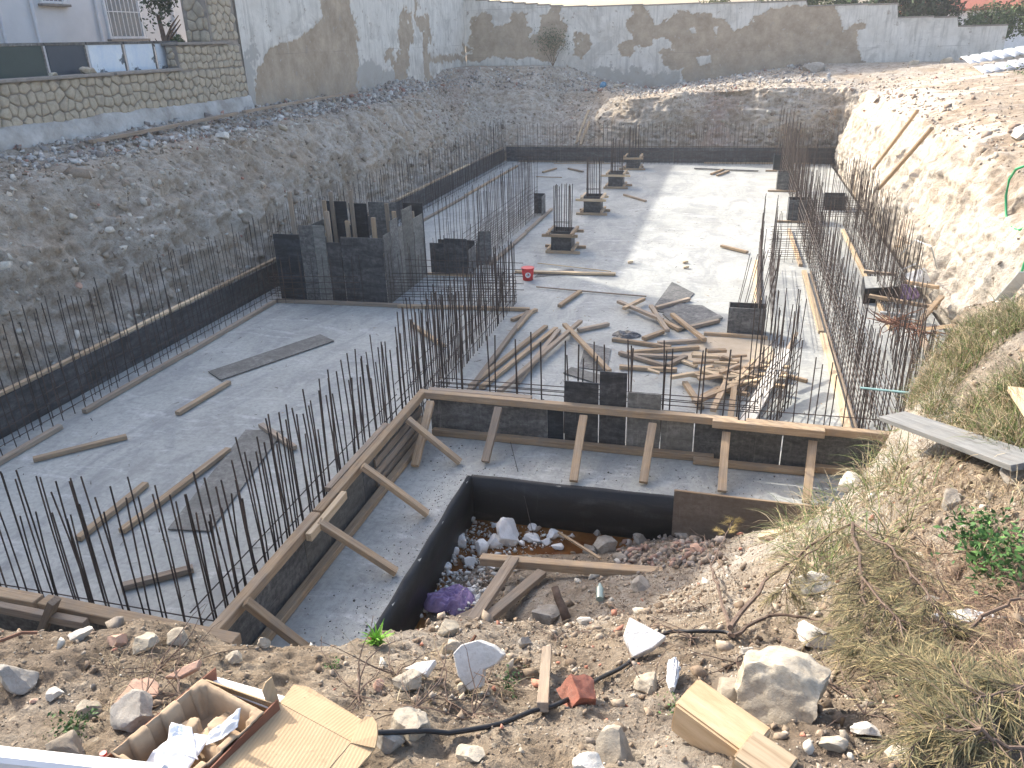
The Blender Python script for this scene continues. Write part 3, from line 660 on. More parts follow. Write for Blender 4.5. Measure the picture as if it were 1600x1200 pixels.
cage('very dense near rebar wall along the right edge of the slab', (2.2, 9.7), (2.2, 21), (0, .24), .17, (1.2, 1.5), tuple(np.arange(.1, .9, .11)), .25, .03, pair=.3)
cage('very dense far rebar wall along the right edge of the slab', (2.25, 21), (2.25, 34), (0, .24), .19, (1.55, 1.7), tuple(np.arange(.1, .9, .16)), .2, .02, pair=.3)
cage('outer rebar row at the foot of the bright rock cliff', (3.35, 14.6), (3.5, 23.5), (0, .3), .13, (1.45, 1.75), tuple(np.arange(.1, .8, .15)), .25, .05, pair=.25)
cage('short rebar rows crossing at the foot of the cliff', (2.4, 23.6), (3.7, 23.7), (0, .3, .6), .12, (1.7, 1.7), (.2, .4, .6), .2, .04)
cage('near outer rebar fan beside the grassy mound', (2.75, 10.0), (3.2, 13.8), (0, .3), .15, (1.15, 1.3), (.2, .45), .3, .05, pair=.2)

NAMES = ['nearest', 'second nearest', 'third', 'farthest']
for i, (cx, cy) in enumerate(((-3.93, 19.6), (-3.93, 24.35), (-3.85, 28.95), (-3.75, 33.3))):
    o = column_box(cx, cy, .26, .26, .55, '%s shuttered column of the row left of the sunlit slab' % NAMES[i].capitalize() if i else 'nearest shuttered column of the row left of the sunlit slab, with timber collars', M_PLYB)
    for a in (-.18, -.06, .06, .18):
        for b in ((-.18, .18) if abs(a) < .1 else (-.18, -.06, .06, .18)): vbar(o, cx+a, cy+b, .05, 1.66+random.uniform(-.05, .05), random.gauss(0, .012), random.gauss(0, .012), 1.3)
    for z in (.75, .78): hbar(o, (cx-.2, cy-.2, z), (cx+.2, cy-.2, z))
for i, (cx, cy, lb) in enumerate(((2.05, 24.0, 'dark column box swallowed by the right hand rebar, nearest of three'), (1.95, 28.9, 'dark column box at the right hand rebar, middle of three'), (2.0, 33.3, 'dark column box at the right hand rebar, farthest of three'))):
    o = column_box(cx, cy, .32, .26, .62, lb, (M_PLYB, M_PLYG, M_PLYBL)[i], collars=False)
    timber(o, 'collar', (cx-.6, cy-.32, .03), (cx+.4, cy-.32, .03), .07, .06)
    for a in np.linspace(-.25, .25, 5):
        for b in (-.18, 0, .18): vbar(o, cx+a, cy+b, .05, 2.3+random.uniform(-.2, .15), random.gauss(0, .015), random.gauss(0, .015), .95)
o = column_box(.52, 14.12, .32, .17, .52, 'grey and black column box in front of the planks with leaning rebar inside', M_PLYG, collars=False)
for a in np.linspace(-.24, .24, 5):
    for b in (-.1, .1): vbar(o, .52+a, 14.12+b, .05, 1.5+random.uniform(-.08, .08), .26+random.uniform(-.04, .04), .08, .8)
timber(o, 'base_plate', (-.2, 13.88, .03), (.9, 13.85, .03), .07, .06); timber(o, 'back_plate', (.24, 14.35, .03), (.75, 14.35, .03), .05, .05)
o = empty('open_formwork_box', (3.2, 25.9, 0), 'open black box shutter on the slab strip before the bright cliff', 'formwork')
for (p, q, n) in (((2.9, 25.6), (3.5, 25.6), (0, 1)), ((3.5, 25.6), (3.55, 26.2), (-1, 0)), ((2.9, 26.2), (3.5, 26.2), (0, -1)), ((2.85, 25.6), (2.85, 26.2), (1, 0))): panel(o, p, q, 0, .42, n, M_PLYB)

# ---------------------------------------------------------------- loose timber on the slab
def loose(u, v, u2, v2, label, z=.045, w=.085, h=.06, mat=None, name='timber_plank', group='loose timbers lying on the slab', z2=None, lab_share=False):
    o = timber(None, name, W(u, v, z), W(u2, v2, z if z2 is None else z2), w, h, mat or pr(M_TIMBER, M_TIMBER, M_TIMBERG)); return tag(o, label, 'timber', group)
def plate(p, q, label, w=.085, h=.07, mat=None):
    o = timber(None, 'timber_plank', (p[0], p[1], h/2+.004), (q[0], q[1], h/2+.004), w, h, mat or pr(M_TIMBER, M_TIMBERG)); return tag(o, label, 'timber', 'timbers laid along the wall lines')
plate((-9.08, 5.4), (-9.07, 8.25), 'tan timber beside the left rebar row, nearest one, ending at a gap')
plate((-9.10, 8.75), (-9.08, 11.3), 'second timber beside the left rebar row, after the gap'); plate((-9.06, 11.2), (-9.09, 14.25), 'third timber beside the left rebar row, reaching the corner')
plate((-9.08, 14.33), (-6.3, 14.46), 'timber in front of the lift shaft shutters, from the corner'); plate((-6.35, 14.42), (-3.62, 14.66), 'timber continuing right from the shaft shutters to the dense rebar row')
plate((-3.6, 10.2), (-3.62, 14.5), 'timber at the right foot of the dense rebar row', mat=M_TIMBERG)
plate((-5.36, 17.9), (-5.32, 21.3), 'timber at the foot of the middle rebar wall, near piece'); plate((-5.34, 21.4), (-5.3, 24.6), 'timber at the foot of the middle rebar wall, far piece')
plate((-8.9, 19.0), (-8.75, 26.5), 'long thin timber far left on the slab behind the shaft'); plate((-8.8, 26.6), (-8.7, 33.5), 'farthest timber along the left rebar row')
plate((1.83, 10.1), (1.85, 14.2), 'timber along the right slab strip, near piece', .10, .06, M_TIMBERP); plate((1.83, 14.3), (1.82, 18.4), 'timber along the right slab strip, far piece', .10, .06, M_TIMBERP)
plate((1.78, 18.9), (1.72, 22.6), 'timber on the slab strip beyond the ladder of rebar'); plate((3.05, 14.7), (3.1, 22.7), 'timber on the outer slab strip before the cliff', mat=M_TIMBERP)
plate((.78, 15.0), (.80, 19.2), 'pale timber left of the tall rebar bundle', .14, .05, M_TIMBERP)
plate((1.95, 10.1), (1.96, 18.4), 'grey steel-edged strip beside the right slab timber', .04, .05, M_TIMBERG)
LO = [
 (52,718,198,682,'thin timber lying alone at the far left of the slab'),(277,646,358,597,'timber below the narrow grey plywood strip'),
 (122,842,228,756,'shorter of two slanting timbers behind the nearest rebar'),(190,830,357,702,'long slanting timber with its end touching the grey plywood sheet'),
 (190,917,302,888,'timber lying behind the near beam at the bottom left'),(408,664,460,700,'short timber poking out from under the grey plywood sheet'),
 (643,506,692,540,'small timber hidden among the rebar left of the corner'),(735,604,853,510,'outermost of the parallel timbers right of the dense rebar row'),
 (752,606,869,513,'second of the parallel timbers right of the dense rebar row'),(808,598,873,516,'third of the parallel timbers, shorter and darker'),
 (780,612,907,502,'longest parallel timber reaching towards the crossed plank'),(882,507,952,580,'plank crossing over the parallel timbers'),
 (874,478,907,455,'short timber under the long thin lath'),(903,516,951,506,'small dark timber in the middle of the slab'),
 (966,471,1035,500,'top plank of the crossed heap beside the dark sheets'),(975,482,1006,467,'stub of timber under the crossed heap'),
 (1017,478,1043,517,'short plank across the crossed heap'),(1025,481,1077,467,'plank lying along the edge of the dark sheets'),
 (1050,491,1101,531,'plank slanting down over the corner of the dark sheets'),(1080,511,1123,501,'timber just right of the slanting plank'),
 (1005,529,1036,518,'dark timber at the left foot of the heap'),(957,530,1048,543,'long timber at the front left of the heap'),
 (1028,536,1103,531,'thin timber along the middle of the heap'),(980,551,1092,543,'upper of the stacked timbers at the front of the heap'),
 (968,551,1040,572,'splayed timber at the lower left of the heap'),(985,555,1071,558,'flat timber under the stacked timbers'),
 (968,573,1058,578,'lowest timber of the heap'),(1043,571,1072,557,'short piece against the lowest timber'),
 (1070,598,1096,637,'thick pale timber leaning towards the front wall'),(1140,583,1114,641,'timber pointing at the front wall from the offcuts'),
 (1149,588,1141,655,'narrow timber beside the pointing timber'),(1084,628,1180,590,'long timber under the pointing timbers'),(1098,620,1125,606,'short block of timber by the front wall'),
 (1192,560,1158,612,'timber on the right side of the offcuts'),(1127,384,1168,394,'lone timber on the sunlit slab, left of the leaning rebar'),(975,304,1009,314,'lone timber between the columns and the sunlit slab'),
 (1111,272,1130,265,'small timber beside the dark far plank'),(1120,274,1139,267,'second small timber beside the dark far plank'),
 (848,269,869,263,'small timber left of the farthest columns'),(888,263,911,268,'small timber near the far formwork wall'),(1340,300,1372,306,'timber among rubble at the far foot of the cliff'),
 (1033,500,1062,515,'stub at the bottom corner of the dark sheets'),(800,500,838,484,'timber stub at the corner of the timber line'),(806,515,830,487,'short timber at the end of the dense rebar row'),
]
for k, a in enumerate(LO): loose(*a, z=.04+(.07 if 'cross' in a[4] or 'over' in a[4] or 'top' in a[4] or 'pointing' in a[4] else 0)+.002*(k % 7))
loose(838, 448, 1010, 463, 'long thin lath across the shaded slab', w=.03, h=.025); loose(805, 424, 962, 428, 'long straight plank behind the red bucket', w=.11, h=.05, mat=M_TIMBERP)
loose(840, 411, 955, 424, 'thin lath just behind the long straight plank', w=.02, h=.02, mat=M_TIMBERP); loose(838, 276, 878, 277, 'thin lath at the far left columns', w=.03, h=.03); loose(865, 255, 960, 255, 'long lath near the far formwork wall', w=.05, h=.03)
loose(1085, 263, 1185, 267, 'long dark plank near the far formwork wall', w=.14, h=.03, mat=M_PLYB)
loose(1228, 546, 1165, 662, 'wide white plank sloping up against the right rebar', z=.5, z2=.06, w=.2, h=.03, mat=M_WHITEBOARD); loose(1206, 590, 1172, 650, 'second white plank beneath the wide one', w=.16, h=.03, mat=M_WHITEBOARD)
loose(1245, 520, 1212, 580, 'narrow timber laid over the wide white plank', z=.52, z2=.25, w=.05, h=.04)
for i in range(52):   # the heap of offcuts
    a = random.gauss(0, 1); u = 1125+40*a; v = 575+13*random.gauss(0, 1)+4*a; p = W(u, v, .02+random.random()*.16); an = random.uniform(-.6, .5) if random.random() < .75 else random.uniform(0, 3.1); L = random.uniform(.15, .55)
    q = p+np.array([math.cos(an)*L, math.sin(an)*L, random.uniform(-.02, .05)])
    tag(timber(None, 'timber_offcut', p, q, random.uniform(.05, .1), random.uniform(.025, .06), pr(M_TIMBER, M_TIMBERP, M_TIMBERP), warp=False), 'short offcut in the sunlit heap of timber scraps', 'timber', 'offcuts in the heap behind the front wall')
for (u, v, lb) in ((985, 410, 'small yellow scrap on the sunlit slab, left one'), (1072, 418, 'small yellow scrap on the sunlit slab, lower right one'), (1071, 410, 'small yellow scrap on the sunlit slab, upper right one')):
    p = W(u, v, .03); tag(timber(None, 'timber_offcut', p-np.array([.06, 0, 0]), p+np.array([.06, .03, .02]), .07, .05, M_TIMBERP, warp=False), lb, 'timber')
def sheet(uvs, label, mat, z=.012, th=.018, name='plywood_sheet', cat='plywood sheet', zs=None):
    mb = MB(); mb.poly([tuple(W(u, v, z if zs is None else zs[i])) for i, (u, v) in enumerate(uvs)], th); o = mb.obj(name, mat); return tag(o, label, cat)
sheet([(325, 580), (345, 593), (522, 532), (500, 522)], 'narrow grey plywood strip lying on the left slab', M_PLYL, .03)
sheet([(262, 826), (328, 829), (443, 673), (384, 671)], 'wide cement-washed plywood sheet lying behind the near rebar', M_PLYL, .03)
sheet([(1035, 490), (1060, 512), (1126, 494), (1098, 477), (1060, 474)], 'dark plywood sheet under the crossed planks', M_PLYG, .035)
sheet([(1018, 484), (1052, 491), (1085, 458), (1050, 440)], 'second dark sheet lying half in the sun behind the crossed planks', M_PLYG, .02)
sheet([(1060, 512), (1066, 514), (1130, 496), (1124, 491)], 'narrow strip beside the dark plywood sheet', M_PLYL, .05)
sheet([(880, 582), (938, 600), (948, 588), (893, 573)], 'grey sheet lying flat behind the upright front panels', M_PLYL, .03)
sheet([(905, 574), (948, 580), (955, 545), (915, 535)], 'dull grey sheet further back behind the upright front panels', M_PLYG, .016)
sheet([(835, 433), (900, 427), (895, 420), (845, 424)], 'thin grey sheet under the long plank behind the red bucket', M_PLYG, .012, .008)
# cloth on slab
def crumple(name, c, rx, ry, h_, mat, label, cat, seed=0, n=70, thick=.004):
    a = np.linspace(0, 2*np.pi, n*2, endpoint=False); r = np.linspace(0, 1, n//2); R_, A_ = np.meshgrid(r, a, indexing='ij')
    rad = 1+.35*fbm(np.cos(A_)*1.5+seed, np.sin(A_)*1.5, 0, 3, seed)
    x = R_*rad*rx*np.cos(A_); y = R_*rad*ry*np.sin(A_)
    z = h_*(1-R_**2)*.3+h_*(1.1*fbm(x*4.5/rx*.35+seed, y*4.5/ry*.35+1.5*fbm(x/rx, y/ry, 0, 2, seed), 0, 4, seed+2, True)+.35)*(1-R_**6)
    z = np.maximum(z, .004)
    V_ = np.stack([x+c[0], y+c[1], z+c[2]], -1).reshape(-1, 3); f_ = grid_faces(n//2, n*2)
    ar = np.arange((n//2)*(n*2)).reshape(n//2, n*2); wrap = np.stack([ar[:-1, -1], ar[1:, -1], ar[1:, 0], ar[:-1, 0]], -1)
    V_ = V_-np.array(c); me = mesh_np(name, V_, np.concatenate([f_, wrap]), mat, True); o = bpy.data.objects.new(name, me); o.location = [float(q) for q in c]
    COL.objects.link(o); md = o.modifiers.new('thickness', 'SOLIDIFY'); md.thickness = thick; return tag(o, label, cat)
crumple('cloth', W(978, 524, .004), .28, .18, .05, M_PLYB, 'dark rag lying flat in the middle of the slab', 'cloth', 5)
crumple('cloth', W(1410, 462, .02), .35, .3, .18, M_PURPLE, 'purple sheet crumpled under the cliff beside the black box', 'cloth', 9)
# red bucket
b0 = W(825, 437, 0.0); o = empty('bucket', b0, 'red plastic paint bucket with a round white label on the slab', 'bucket')
mb = MB(); mb.cyl((b0[0], b0[1], 0.003), (b0[0], b0[1], .27), .115, .14, 24, True); mb.obj('bucket_body', M_RED, o, True)
mb = MB(); mb.cyl((b0[0], b0[1], .265), (b0[0], b0[1], .285), .148, .148, 24); mb.obj('rim', M_RED, o)
vx = EYE-b0; vx[2] = 0; vx /= np.linalg.norm(vx)
def disc_on(o, rad, off, mat, name, zc=.14):
    rt = np.array([-vx[1], vx[0], 0]); vs = []
    mb = MB(); ring = []
    for i in range(20):
        a = i/20*2*math.pi; ang = rad*math.cos(a)/.128; zz_ = zc+rad*math.sin(a); R0 = .115+.025*zz_/.27+off
        ring.append(b0*np.array([1, 1, 0])+(vx*math.cos(ang)+rt*math.sin(ang))*R0+np.array([0, 0, zz_]))
    mb.poly([tuple(p) for p in ring]); return mb.obj(name, mat, o)
disc_on(o, .062, .006, M_WHITE, 'label_disc'); 
rt = np.array([-vx[1], vx[0], 0])
for i, x_ in enumerate((-.028, -.006, .018)):
    mb = MB(); c = b0+vx*.143+rt*x_+np.array([0, 0, .135]); mb.box(-.006, .006, -.004, .004, -.02, .02, 0, Matrix.Translation([float(a) for a in c]) @ Matrix(((vx[0], rt[0], 0), (vx[1], rt[1], 0), (0, 0, 1))).to_4x4()); mb.obj('mark', M_RUBBER, o)

# ---------------------------------------------------------------- boundary walls
def inpoly(u, v, poly):
    c = np.zeros(u.shape, bool); j = len(poly)-1
    for i in range(len(poly)):
        (a, b), (p, q) = poly[i], poly[j]
        if b != q: c ^= ((b > v) != (q > v)) & (u < (p-a)*(v-b)/(q-b)+a)
        j = i
    return c
BARE = [[(492,-20),(542,-20),(552,30),(560,100),(562,145),(560,185),(402,190),(402,145),(405,112),(417,76),(467,57),(490,45),(502,25)],
 [(625,20),(640,10),(645,60),(637,115),(632,135),(622,95),(624,50)],
 [(645,-10),(652,-10),(655,22),(668,22),(672,60),(678,90),(692,88),(737,86),(737,95),(675,100),(680,130),(665,125),(662,60),(650,25)],
 [(602,80),(615,75),(618,95),(630,110),(632,135),(620,135),(612,105)],[(722,60),(728,68),(737,80),(722,85)],
 [(737,95),(735,32),(750,17),(772,22),(775,40),(800,38),(806,20),(812,22),(825,22),(824,55),(840,50),(845,25),(860,15),(862,-5),(877,-5),(878,30),(887,45),(875,75),(868,95),(840,92),(800,90)],
 [(896,52),(924,55),(920,82),(908,90),(895,88)],[(880,125),(885,100),(895,110),(912,115),(925,125),(920,140),(880,135)],
 [(985,-5),(1006,-5),(1008,20),(1022,35),(1050,28),(1075,20),(1110,20),(1118,30),(1137,37),(1142,48),(1152,50),(1175,28),(1200,15),(1230,8),(1300,8),(1310,20),(1318,45),(1352,35),(1350,48),(1340,50),(1338,85),(1350,95),(1340,110),(1200,135),(1072,140),(1070,108),(1050,108),(1035,95),(1035,85),(1025,80),(1048,75),(1042,62),(1030,58),(1018,60),(1010,75),(1000,72),(992,68),(984,92),(970,92),(965,80),(970,70),(985,65),(990,55),(978,35),(985,18)]]
WHITEIN = [[(1088,88),(1112,86),(1110,98),(1094,103)],[(1078,45),(1086,42),(1087,52),(1080,52)],[(1113,45),(1122,42),(1120,55)]]
STAIN = [[(925,110),(1072,110),(1072,145),(1010,150),(925,140)],[(560,90),(640,120),(640,150),(560,150)],[(385,60),(405,112),(405,175),(385,175)]]
t = NT('peeling_painted_render'); co = t.coords(); ba = t.attr('bare', 'Fac'); stn = t.attr('stain', 'Fac')
wh = t.ramp(t.noise(co, 1.2, 7, .7), [(.3, (0.53, 0.51, 0.465)), (.7, (0.74, 0.72, 0.67))])
wh = t.mix(t.ramp(t.noise(co, .7, 6, .7, 1.0), [(.52, 0.0), (.62, .55)]), wh, (0.38, 0.365, 0.335))
wh = t.mix(t.ramp(t.noise(t.coords((2.5, 2.5, .25)), 2.2, 6, .7), [(.5, 0.0), (.68, .7)]), wh, (0.34, 0.33, 0.305))
gr = t.ramp(t.noise(co, 1.3, 8, .75), [(.3, (0.25, 0.20, 0.145)), (.7, (0.48, 0.40, 0.31))])
gr = t.mix(t.ramp(t.noise(co, 6, 5, .7), [(.62, 0.0), (.68, .6)]), gr, (0.50, 0.49, 0.46))
c_ = t.mix(t.n('ShaderNodeMath').outputs[0] if False else stn, wh, (0.40, 0.39, 0.365)); c_ = t.mix(ba, c_, gr)
fl = t.ramp(t.noise(co, 2.2, 8, .75), [(.605, 0.0), (.62, 1.0)]); c_ = t.mix(fl, c_, t.mix(.5, gr, (0.33, 0.31, 0.28)))
sx = t.n('ShaderNodeSeparateXYZ'); t.l(co, sx.inputs[0])
def seam(sock, period, off, w):
    a = t.n('ShaderNodeMath', operation='ADD'); t.l(sock, a.inputs[0]); a.inputs[1].default_value = off
    nz_ = t.n('ShaderNodeMath', operation='MULTIPLY_ADD'); t.l(t.noise(co, 1.5, 3), nz_.inputs[0]); nz_.inputs[1].default_value = .05; t.l(a.outputs[0], nz_.inputs[2])
    m_ = t.n('ShaderNodeMath', operation='PINGPONG'); t.l(nz_.outputs[0], m_.inputs[0]); m_.inputs[1].default_value = period
    return t.ramp(m_.outputs[0], [(0.0, 1.0), (w, 0.0)])
c_ = t.mix(t.mix(1.0, seam(sx.outputs['Z'], 1.1, .3, .014), t.ramp(t.noise(co, .6, 3), [(.45, 0.0), (.6, .7)]), 'MULTIPLY'), c_, (0.2, 0.18, 0.16))
low = t.n('ShaderNodeMapRange'); t.l(sx.outputs['Z'], low.inputs[0]); low.inputs[1].default_value = 1.9; low.inputs[2].default_value = .2; low.inputs[3].default_value = 0; low.inputs[4].default_value = .8
c_ = t.mix(t.mix(1.0, low.outputs[0], t.ramp(t.noise(co, 1.4, 6, .75), [(.42, 0.0), (.6, 1.0)]), 'MULTIPLY'), c_, (0.33, 0.295, 0.25))
M_PEEL = t.done(c_, .9, t.mix(ba, t.noise(co, 20, 5, .7), t.mix(1.0, (.55, .55, .55), t.noise(co, 5, 3), 'MULTIPLY')), .4, .02, .2)
def peel_wall(name, P0, d, L, zbot, ztop_f, label, thick=.3, step=.045):
    """grid face + solid back; ztop_f(s) gives the (stepped) top"""
    n1 = int(L/step); s = np.linspace(0, L, n1+1); zt = np.array([ztop_f(a) for a in s]); n2 = int((zt.max()-zbot)/step) if zt.max()-zbot < 5 else 100
    tt = np.linspace(0, 1, n2+1); Sg, Tg = np.meshgrid(s, tt, indexing='ij'); Z = zbot+(zt[:, None]-zbot)*Tg
    X_ = P0[0]+d[0]*Sg; Y_ = P0[1]+d[1]*Sg
    P_ = np.stack([X_, Y_, Z], -1); u, v = project(P_)
    ju = 10*fbm(X_*1.5+Y_*1.5, Z*1.5, 0*Z, 3, 61)+5*fbm(X_*7+Y_*7, Z*7, 0*Z, 3, 64); jv = 7*fbm(X_*1.5+Y_*1.5, Z*1.5, 0*Z+9, 3, 62)+4*fbm(X_*7+Y_*7, Z*7, 0*Z+9, 3, 65)
    m = np.zeros(u.shape)
    for pl in BARE: m = np.maximum(m, inpoly(u+ju, v+jv, pl))
    for pl in WHITEIN: m = np.minimum(m, 1-inpoly(u+ju*.3, v+jv*.3, pl))
    st_ = np.zeros(u.shape)
    for pl in STAIN: st_ = np.maximum(st_, inpoly(u+ju*2, v+jv*2, pl))
    nrm = np.array([d[1], -d[0]]); rec = -.02*m+.012*fbm(X_*.8+Y_*.8, Z*.8, 0*Z, 3, 71)
    P_[..., 0] += nrm[0]*rec; P_[..., 1] += nrm[1]*rec
    me = mesh_np('wall_face', P_.reshape(-1, 3)-np.array([P0[0], P0[1], zbot]), grid_faces(n1+1, n2+1), M_PEEL, False, {'bare': m.ravel(), 'stain': st_.ravel()})
    root = empty(name, (P0[0], P0[1], zbot), label, 'wall'); link(bpy.data.objects.new('wall_face', me), root)
    mb = MB(); k = 0      # masonry body behind the render, one block per step of the top
    while k < n1:
        e = k
        while e < n1 and abs(zt[e]-zt[k]) < .06 and e-k < 60: e += 1
        a, b = s[k], s[min(e, n1)]; A = (P0[0]+d[0]*a-nrm[0]*.035, P0[1]+d[1]*a-nrm[1]*.035); B = (P0[0]+d[0]*b-nrm[0]*.035, P0[1]+d[1]*b-nrm[1]*.035)
        zz_ = min(zt[k:e])-.004; C = (B[0]-nrm[0]*thick, B[1]-nrm[1]*thick); D_ = (A[0]-nrm[0]*thick, A[1]-nrm[1]*thick)
        mb.poly([(*A, zz_), (*B, zz_), (*C, zz_), (*D_, zz_)], down=(0, 0, -(zz_-zbot))); 
        cp = MB(); M_, L_ = frame(((A[0]+D_[0])/2+nrm[0]*.02, (A[1]+D_[1])/2+nrm[1]*.02, zz_+.035), ((B[0]+C[0])/2+nrm[0]*.02, (B[1]+C[1])/2+nrm[1]*.02, zz_+.035))
        cp.box(0, L_-.006, -thick/2-.04, thick/2+.04, -.028, .03, .008, M_); cp.obj('coping', M_MORTAR, root); k = e if e > k else k+1
    mb.obj('wall_core', M_MORTAR, root); return root
peel_wall('boundary_wall', (-13.5, 21.5), (0, 1), 20.6, 2.9, lambda s: 7.0 if s < 2.6 else 8.25, 'tall white painted wall with peeling render at the left, behind the earth ledge')
BT = [(-13.5, 6.9), (-7.95, 6.35), (2.85, 6.2), (2.9, 6.02), (6.72, 5.93), (6.78, 5.42), (9.25, 5.32), (9.3, 4.95), (11.4, 4.93)]
peel_wall('boundary_wall', (-13.5, 42.1), (1, 0), 24.8, 2.3, lambda s: float(np.interp(s-13.5, [a for a, _ in BT], [b for _, b in BT])), 'long stepped back wall with big bare patches, crossing the top of the photo')

# stone wall at the left
sw = empty('stone_wall', (-13.5, 17, 3.0), 'low cream rubble stone wall with a flat coping in front of the white house', 'wall')
mb = MB(); mb.box(-13.85, -13.53, 6, 21.5, 2.9, 4.50); mb.box(-13.85, -13.53, 18.6, 21.48, 4.5, 5.08); mb.box(-14.3, -13.56, 20.2, 21.46, 5.08, 6.6); mb.obj('wall_core', M_MORTAR, sw)
def voronoi_stones(y0, y1, z0, z1, cell, place_pt, seed, nrm_ax):
    """irregular rubble: one polygonal stone per jittered seed; place_pt(a, b) maps wall coords to world, nrm_ax = outward unit vector"""
    rr = random.Random(seed); pts_ = []; rows = max(1, round((z1-z0)/cell)); ch = (z1-z0)/rows
    for j in range(-1, rows+1):
        a = y0-cell*(1.5+rr.random())
        while a < y1+cell*1.5: pts_.append((a+rr.uniform(-.3, .3)*cell, z0+(j+.5)*ch+rr.uniform(-.28, .28)*ch)); a += cell*rr.uniform(.85, 1.5)
    for (px, pz) in pts_:
        if not (y0 < px < y1 and z0 < pz < z1): continue
        poly = [(y0, z0), (y1, z0), (y1, z1), (y0, z1)]
        for (qx, qz) in pts_:
            if (qx, qz) == (px, pz) or abs(qx-px) > 4*cell: continue
            mx, mz, nx, nz = (px+qx)/2, (pz+qz)/2, qx-px, qz-pz; out = []
            for i in range(len(poly)):
                A, B = poly[i], poly[(i+1) % len(poly)]; da = (A[0]-mx)*nx+(A[1]-mz)*nz; db = (B[0]-mx)*nx+(B[1]-mz)*nz
                if da <= 0: out.append(A)
                if da*db < 0: t_ = da/(da-db); out.append((A[0]+(B[0]-A[0])*t_, A[1]+(B[1]-A[1])*t_))
            poly = out
            if len(poly) < 3: break
        if len(poly) < 3: continue
        cx = sum(p[0] for p in poly)/len(poly); cz_ = sum(p[1] for p in poly)/len(poly); rd = []
        for i in range(len(poly)):   # round the corners
            A, B, C_ = poly[i-1], poly[i], poly[(i+1) % len(poly)]
            for k in (.24, 0, -.24):
                q = (B[0]+(A[0]-B[0])*k, B[1]+(A[1]-B[1])*k) if k > 0 else ((B[0]+(C_[0]-B[0])*-k, B[1]+(C_[1]-B[1])*-k) if k < 0 else ((A[0]+C_[0])*.06+B[0]*.88, (A[1]+C_[1])*.06+B[1]*.88)); rd.append(q)
        n = len(rd); sz_ = max(.03, min(max(p[0] for p in rd)-min(p[0] for p in rd), .3)); vs = []; dep = rr.uniform(.035, .06)
        for (sc, dd) in ((1-.011/sz_*2, 0), (1-.013/sz_*2, .5), (.80, .92), (.45, 1.0)):
            for (a, b_) in rd:
                w = place_pt(cx+(a-cx)*sc, cz_+(b_-cz_)*sc); o_ = dep*dd+rr.uniform(-.003, .003)*(dd > 0); vs.append((w[0]+nrm_ax[0]*o_, w[1]+nrm_ax[1]*o_, w[2]))
        c = Vector(place_pt(cx, cz_)); me = bpy.data.meshes.new('stone'); me.from_pydata([Vector(v)-c for v in vs], [], [[r_*n+i, r_*n+(i+1) % n, (r_+1)*n+(i+1) % n, (r_+1)*n+i] for r_ in range(3) for i in range(n)]+[[3*n+i for i in range(n)]])
        me.materials.append(M_WSTONE); me.polygons.foreach_set('use_smooth', [True]*len(me.polygons)); bm = bmesh.new(); bm.from_mesh(me); bmesh.ops.recalc_face_normals(bm, faces=bm.faces); bm.to_mesh(me); bm.free()
        place(bpy.data.objects.new('stone', me), Matrix.Translation(c), sw)
fx = lambda X0: (lambda a, b: (X0, a, b))
voronoi_stones(12.6, 21.48, 3.66, 4.5, .21, fx(-13.53), 1, (1, 0)); voronoi_stones(18.62, 21.46, 4.5, 5.08, .19, fx(-13.53), 2, (1, 0)); voronoi_stones(20.25, 21.44, 5.18, 6.5, .22, fx(-13.56), 3, (1, 0))
voronoi_stones(-14.28, -13.58, 5.14, 6.55, .3, lambda a, b: (a, 20.2, b), 4, (0, -1)); voronoi_stones(-13.83, -13.55, 4.6, 5.05, .16, lambda a, b: (a, 18.6, b), 5, (0, -1))
for (a, b, z) in ((6, 9, 4.53), (9, 12.1, 4.53), (12.15, 16.1, 4.53), (16.2, 18.6, 4.53), (18.55, 20.9, 5.12)):
    m_ = MB(); m_.box(-13.92, -13.42, a, b-.01, z-.03, z+.035, .008); m_.obj('coping', M_MORTAR, sw)
m_ = MB(); m_.box(-14.35, -13.45, 20.1, 21.5, 6.6, 6.68, .01); m_.obj('coping', M_MORTAR, sw)
# cement plinth below the stones
N = 200; v_ = []
for i in range(N+1):
    y_ = 8+13.5*i/N; top = 3.72+.03*fbm(y_*2, 0, 0, 3, 5)-.0*y_; b_ = .04+.05*fbm(y_*1.3, 1, 0, 4, 6)
    for (dx, z_) in ((.20+b_, 3.05), (.13+b_, 3.3), (.085+b_*.6, 3.52), (.055, top-.03), (-.02, top)): v_.append((-13.5+dx, y_, z_+.02*vnoise(y_*3, z_*4, 0, 8)))
o = bpy.data.objects.new('plinth', mesh_np('plinth', np.array(v_)-np.array([-13.5, 17, 3.0]), grid_faces(N+1, 5)[:, ::-1], m_simple('cement_plinth', (0.22, 0.20, 0.175), (0.50, 0.495, 0.475), 1.6, .9, .8, .03, bscale=9, detail=8), True)); link(o, sw)
for k, (y_, s_, lb) in enumerate(((16.05, .28, 'pale boulder sitting on the coping of the stone wall, larger one'), (14.9, .16, 'small pale stone on the coping left of the larger boulder'))):
    pass
